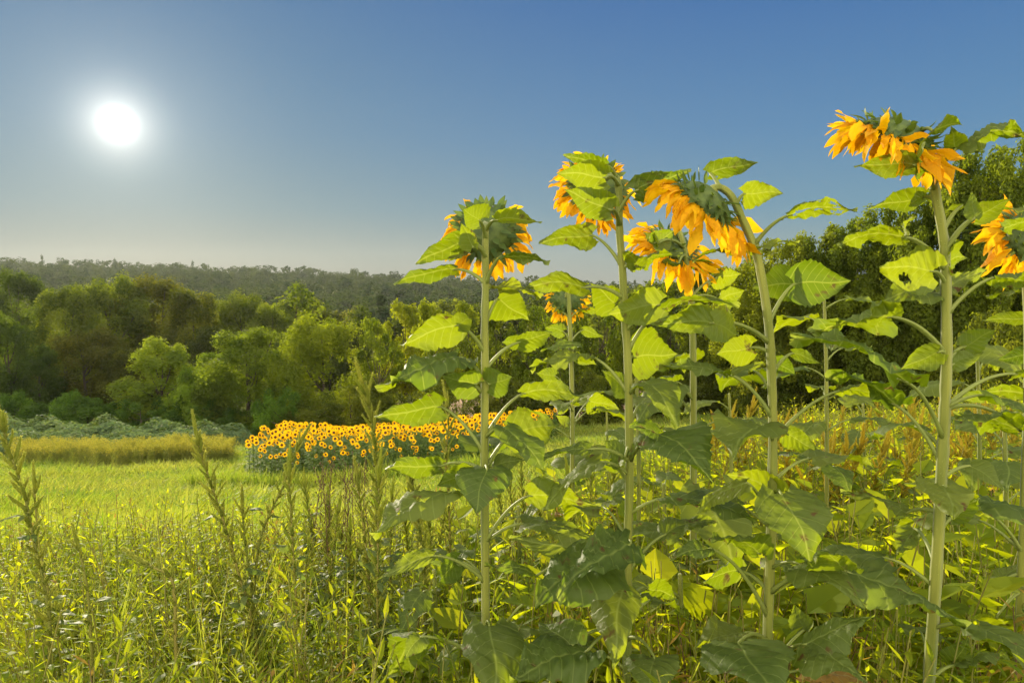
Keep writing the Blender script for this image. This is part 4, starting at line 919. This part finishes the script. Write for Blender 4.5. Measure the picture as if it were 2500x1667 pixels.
def pigweed_parts(path, seed, spike_span, nsp, nleaf, sr=.0055, sL=.075, fine=True):
    """geometries of one pigweed along path (bottom to top): stem, spikes, leaves"""
    r_ = np.random.RandomState(seed); sm = smooth_path(path, 5); n = len(sm); ln = np.concatenate([[0], np.cumsum(np.linalg.norm(np.diff(sm, axis=0), axis=1))]); H = ln[-1]
    at = lambda s: np.array([np.interp(s * H, ln, sm[:, k]) for k in range(3)])
    st = G(); st.add(*tube(sm, np.linspace(.0065, .0025, n), 7, .03), rnd=np.clip(r_.rand(), 0, 1))
    sp_, lf = [], []
    ax = unit(sm[-1] - sm[-3]); g = G(); spike_geo(g, sm[-1] - ax * .02, ax, sL * 2.3, sr * 1.15, seed, 330 if fine else 90); sp_.append(g)
    for k in range(nsp):
        t_ = (k + .5) / nsp; s = 1 - spike_span * t_ - .01; p = at(min(s, 1)); a = k * 2.4 + seed
        dd = np.array([math.cos(a), math.sin(a), 0]); up = unit(at(min(1, s + .03)) - at(s - .03))
        L = sL * (1.25 - .55 * t_) * r_.uniform(.6, 1.35); g = G()
        spike_geo(g, p, up * 1.0 + dd * (.40 + .6 * t_ + .2 * r_.rand()), L, sr * r_.uniform(.55, .95), seed * 50 + k, 200 if fine else 50); sp_.append(g)
    for k in range(nleaf):
        s = r_.uniform(.15, 1 - spike_span * .35); p = at(s); a = k * 2.4 + r_.rand(); g = G()
        pig_leaf(g, p, np.array([math.cos(a), math.sin(a), r_.uniform(.1, .6)]), r_.uniform(.05, .10) * (1.3 - .6 * s), seed * 60 + k); lf.append(g)
    return st, sp_, lf
def hero_pig(label, Y, pxs, seed, nsp, nleaf, span=.5, sr=.0055, sL=.07, sm_=None):
    pts = [P(x, y, Y) for x, y in pxs][::-1]
    b = pts[0].copy(); z = gz(b[0], b[1]); 
    if b[2] > z: pts = [np.array([b[0], b[1], z - .03])] + pts
    root = empty('pigweed', (pts[0][0], pts[0][1], z), label, 'weed', 'tall pigweeds with seed spikes'); org = np.array(root.location)
    st, sp_, lf = pigweed_parts(pts, seed, span, nsp, nleaf, sr, sL)
    st.build('stem', [M_weedstem], root, origin=org)
    for g in sp_: g.build('seed_spike', [sm_ or M_spike], root, origin=org)
    for g in lf: g.build('leaf', [M_pigleaf], root, origin=org)
hero_pig('tall pigweed with fuzzy seed spikes cut by the left edge', 2.3, [(6, 1040), (20, 1090), (60, 1210), (85, 1330), (110, 1440), (125, 1560)], 301, 44, 10, .62, 0.0067, 0.062)
hero_pig('thinner pigweed just right of the one at the left edge', 2.5, [(84, 1190), (88, 1250), (95, 1330), (118, 1450), (120, 1560)], 302, 23, 8, .5, 0.0049, 0.050)
hero_pig('tall pigweed leaning left, standing alone before the goldenrod', 2.6, [(482, 1075), (490, 1110), (515, 1180), (545, 1270), (580, 1390), (612, 1500), (630, 1600)], 303, 57, 16, .65, 0.0061, 0.059)
hero_pig('pigweed stalk leaning right across the left end of the sunflower patch', 2.7, [(735, 1075), (712, 1120), (690, 1190), (655, 1260), (630, 1340), (620, 1480), (630, 1600)], 304, 40, 14, .6, 0.0055, 0.041)
hero_pig('short pigweed between the two leaning stalks', 2.65, [(592, 1240), (598, 1320), (612, 1420), (620, 1600)], 305, 27, 12, .6, 0.0054, 0.050)
hero_pig('tallest pigweed, rising before the trees above the sunflower patch', 2.6, [(888, 950), (902, 1000), (915, 1080), (920, 1180), (918, 1300), (925, 1450), (925, 1600)], 306, 64, 16, .6, 0.0063, 0.062)
hero_pig('dense pigweed spike right of the tallest pigweed', 2.5, [(1004, 1165), (1012, 1210), (1022, 1280), (1035, 1380), (1040, 1550)], 307, 47, 14, .65, 0.0064, 0.041)
hero_pig('dense pigweed spike left of the tallest pigweed', 2.5, [(872, 1165), (878, 1220), (890, 1300), (900, 1420), (910, 1560)], 308, 47, 16, .65, 0.0061, 0.041)
hero_pig('hanging pigweed cluster left of the first sunflower stem', 2.9, [(1090, 985), (1095, 1040), (1088, 1120), (1095, 1220), (1100, 1400)], 309, 57, 8, .75, 0.0054, 0.050)
hero_pig('drooping pigweed tip bent to the left in the grass', 2.1, [(350, 1372), (375, 1385), (405, 1400), (425, 1440), (430, 1600)], 310, 17, 8, .35, 0.0057, 0.045)
hero_pig('small pigweed in the lower left grass', 2.2, [(190, 1330), (200, 1370), (215, 1450), (225, 1600)], 311, 20, 10, .5, 0.0049, 0.041)

def pig_proto(seed, mat_s, h=1.1, nsp=26, nleaf=16, label='', grp='', sr=.0075, sL=.085, span=.6):
    r_ = np.random.RandomState(seed); root = empty('pigweed', (0, 0, 0), label, 'weed', grp)
    path = [np.array([0, 0, 0]), np.array([r_.uniform(-.05, .05), r_.uniform(-.05, .05), h * .5]), np.array([r_.uniform(-.1, .1), r_.uniform(-.1, .1), h])]
    st, sp_, lf = pigweed_parts(path, seed, span, nsp, nleaf, sr, sL, False)
    st.build('stem', [M_weedstem], root)
    for nm, gs, mt in (('seed_spikes', sp_, mat_s), ('leaves', lf, M_pigleaf)):
        g = G()
        for q in gs: g.merge(q)
        g.build(nm, [mt], root)
    return root
LG = ('green pigweed among the weeds left of and between the sunflower stems', 'pigweeds in the weedy foreground')
LO = ('orange tinged pigweed in the sunlit stand behind the right hand sunflowers', 'orange pigweeds behind the sunflowers')
PG = [pig_proto(400 + q, M_spike, h=[.85, .95, .75][q], nleaf=34, nsp=44, label=LG[0], grp=LG[1], sr=.0062, sL=.052) for q in range(3)]
PO = [pig_proto(410 + q, M_spikeor, h=[.85, .95, .75][q], nsp=34, nleaf=30, label=LO[0], grp=LO[1], sr=.010, sL=.075, span=.6) for q in range(3)]
used = set()
def place(protoset, k, loc, rz, s, lab):
    pr = protoset[k]
    if pr.name not in used: used.add(pr.name); pr.location = loc; pr.rotation_euler = (0, 0, rz); pr.scale = s; pr['label'] = lab; return
    dup(pr, loc, rz, s, lab)
for q in range(46):
    pxx = rs.uniform(740, 1120) if q < 24 else rs.uniform(1120, 1500) if q < 32 else (rs.uniform(30, 560) if q < 38 else rs.uniform(1300, 1750)); Y = rs.uniform(2.3, 4.5); p = P(pxx, 1500, Y)
    place(PG, q % 3, (p[0], Y, gz(p[0], Y) - .02), rs.rand() * 6.28, (1, 1, rs.uniform(.75, 1.2) if q < 32 else rs.uniform(.5, .8)), 'small green pigweed sunk in the leafy weeds at the lower left' if pxx < 700 else ('green pigweed in the thick stand left of the first tall sunflower stem' if pxx < 1180 else 'green pigweed in the weeds between the tall sunflower stems'))
for q in range(110):
    pxx = rs.uniform(1720, 2520); Y = rs.uniform(4.2, 11); p = P(pxx, 1200, Y); s = rs.uniform(.8, 1.1)
    place(PO, q % 3, (p[0], Y, gz(p[0], Y) - .02), rs.rand() * 6.28, (s, s, s * rs.uniform(.85, 1.15)), 'orange tinged pigweed in the sunlit stand left of the tallest sunflower stem' if pxx < 2290 else 'orange tinged pigweed in the sunlit stand right of the tallest sunflower stem')

# leafy undergrowth
def leafy(seed, h=.6, n=46, L=.075, w=.24):
    r_ = np.random.RandomState(seed); g = G(); ns = 3
    for s_ in range(ns):
        b = r_.randn(2) * .05; top = np.array([b[0] + r_.randn() * .07, b[1] + r_.randn() * .07, h * r_.uniform(.7, 1.05)]); p0 = np.array([b[0], b[1], 0])
        g.add(*tube(bez(p0, (p0 + top) / 2 + r_.randn(3) * .02, top, 5), np.linspace(.0035, .0015, 5), 4), mat=1, rnd=r_.rand())
        for k in range(n // ns):
            t_ = .12 + .9 * k / (n // ns); p = p0 + (top - p0) * min(t_, 1); a = k * 2.4 + r_.rand()
            LL = L * r_.uniform(.6, 1.2) * (1.1 - .45 * t_)
            strip_leaf(p, np.array([math.cos(a), math.sin(a), r_.uniform(.1, 1.1)]), LL, LL * w * r_.uniform(.8, 1.3), r_.uniform(-.1, .55), 3, r_.rand(), g=g)
    return g.arrays()
pl = [leafy(500 + q, .66, 60, .080, .22) for q in range(5)] + [leafy(510 + q, .5, 42, .07, .48) for q in range(4)] + [leafy(520 + q, .48, 30, .11, .55) for q in range(3)]
ug = G(); pts = []
while len(pts) < 2000:
    Y = 1.25 + 6.0 * rs.rand() ** 1.35; x = rs.uniform(-.82, .82) * Y
    if Y > 4.2 and x < .15 * Y and rs.rand() < (Y - 4.2) / 2.0: continue
    pts.append((x, Y))
scatter(ug, pl[:4] + pl[5:9], [p for p in pts if p[0] < .02 * p[1]], .7, 1.25, .2, lambda x, y: np.clip(nmap(x, y, 1.2) + rs.uniform(-.3, .3), 0, 1))
scatter(ug, pl, [p for p in pts if p[0] >= .02 * p[1]], .75, 1.2, .15, lambda x, y: np.clip(nmap(x, y, 1.2) + rs.uniform(-.3, .3), 0, 1))
tg = [blades(14, .62, .0035, 560 + q, spread=.10, bend=.35) for q in range(4)]; tl = G(); pts = []
while len(pts) < 420:
    Y = 1.6 + 6.0 * rs.rand(); x = rs.uniform(-.82, .25) * Y; pts.append((x, Y))
scatter(tl, tg, pts, .7, 1.35, .2, lambda x, y: np.clip(nmap(x, y, 1.0) + rs.uniform(-.3, .3), 0, 1))
tag(tl.build('tall_grass', [M_grass], smooth=False), 'thin tall grass blades between the leafy weeds', 'grass', None, 'stuff')
bl = [leafy(530 + q, .6, 20, .15, .75) for q in range(4)]
pts = []
while len(pts) < 460:
    Y = rs.uniform(2.1, 8); x = rs.uniform(-.12 if Y < 4 else .05, .8) * Y
    pts.append((x, Y))
scatter(ug, bl, pts, .8, 1.4, .15, lambda x, y: rs.uniform(.2, 1))
pts = []
while len(pts) < 1500:
    Y = rs.uniform(5, 17); x = rs.uniform(.05, .82) * Y
    if x / Y < .1 + .02 * (Y - 5): continue
    pts.append((x, Y))
scatter(ug, pl, pts, 1.0, 1.7, .15, lambda x, y: np.clip(nmap(x, y, .8) + rs.uniform(-.3, .4), 0, 1))
pts = []
while len(pts) < 520:
    Y = rs.uniform(6, 20); x = rs.uniform(-.78, .2) * Y
    if rs.rand() < .35 + .9 * (nmap(x, Y, .45) - .5): pts.append((x, Y))
scatter(ug, pl, pts, .4, .75, .2, lambda x, y: rs.uniform(.3, 1))
tag(ug.build('undergrowth', [M_weed, M_weedstem], smooth=False), 'dense knee high weeds covering the foreground', 'weeds', None, 'stuff')

# yellowed and browning weeds mixed in
M_dryweed = foliage('yellowed_weed', (0.20, 0.15, 0.04), (0.30, 0.19, 0.05), (0.60, 0.42, 0.04), (0.80, 0.48, 0.05), trans=0.5, rough=0.7, spec=0.1, noise=4.0)
dg = G(); pts = []
while len(pts) < 420:
    Y = rs.uniform(1.6, 11) ; x = rs.uniform(.05, .8) * Y if rs.rand() < .8 else rs.uniform(-.8, .1) * min(Y, 5); 
    if x < .05 * Y: Y = min(Y, 5)
    pts.append((x, Y))
scatter(dg, pl[:9], pts, .6, 1.1, .25, lambda x, y: rs.uniform(0, 1))
tag(dg.build('yellowed_weeds', [M_dryweed, M_dead], smooth=False), 'yellow and brown withering weeds mixed into the green', 'weeds', None, 'stuff')

# dry stalks before the sunflower patch
for q in range(14):
    r_ = np.random.RandomState(700 + q); X0 = 770 + q * 12 + r_.uniform(-8, 8); Y = r_.uniform(3.4, 4.4); b = P(X0 + r_.uniform(-15, 15), 1440, Y); t_ = P(X0 + r_.uniform(-30, 30), r_.uniform(1120, 1210), Y)
    g = G(); g.add(*tube(bez(b, (b + t_) / 2 + r_.randn(3) * .03, t_, 8), np.linspace(.0035, .0015, 8), 5))
    for k in range(8):
        s = .35 + .08 * k; p = b + (t_ - b) * s; e = p + np.array([r_.uniform(-.09, .09), r_.uniform(-.05, .05), r_.uniform(.04, .14)]); g.add(*tube([p, (p + e) / 2 + np.array([0, 0, .01]), e], [.0018, .0014, .001], 4))
        g.add(*tube([e, e + np.array([0, 0, .006]), e + np.array([0, 0, .012])], [.002, .005, .001], 5))
    tag(g.build('dry_stalk', [M_dead]), 'bare brown branching weed stalk before the sunflower patch', 'dry stalk', 'dry stalks before the patch')

# ------------------------------------------------------------------ morning haze
def haze_box(x0, x1, y0, y1, z0, z1, dens):
    V = [(x, y, z) for x in (x0, x1) for y in (y0, y1) for z in (z0, z1)]
    Fq = [(0, 1, 3, 2), (4, 6, 7, 5), (0, 4, 5, 1), (2, 3, 7, 6), (0, 2, 6, 4), (1, 5, 7, 3)]
    me = bpy.data.meshes.new('haze'); me.from_pydata(V, [], Fq); me.update(); o = bpy.data.objects.new('haze', me); COL.objects.link(o)
    m = bpy.data.materials.new('haze_air'); m.use_nodes = True; n = m.node_tree.nodes; n.clear()
    v = n.new('ShaderNodeVolumePrincipled'); v.inputs['Color'].default_value = (0.86, 0.90, 1.0, 1); v.inputs['Density'].default_value = dens; v.inputs['Anisotropy'].default_value = 0.45
    u = n.new('ShaderNodeOutputMaterial'); m.node_tree.links.new(v.outputs[0], u.inputs['Volume']); me.materials.append(m)
    return tag(o, 'thin morning haze over the valley', None, None, 'stuff')
haze_box(-960, 960, -60, 1060, -45, 48, 0.00008)
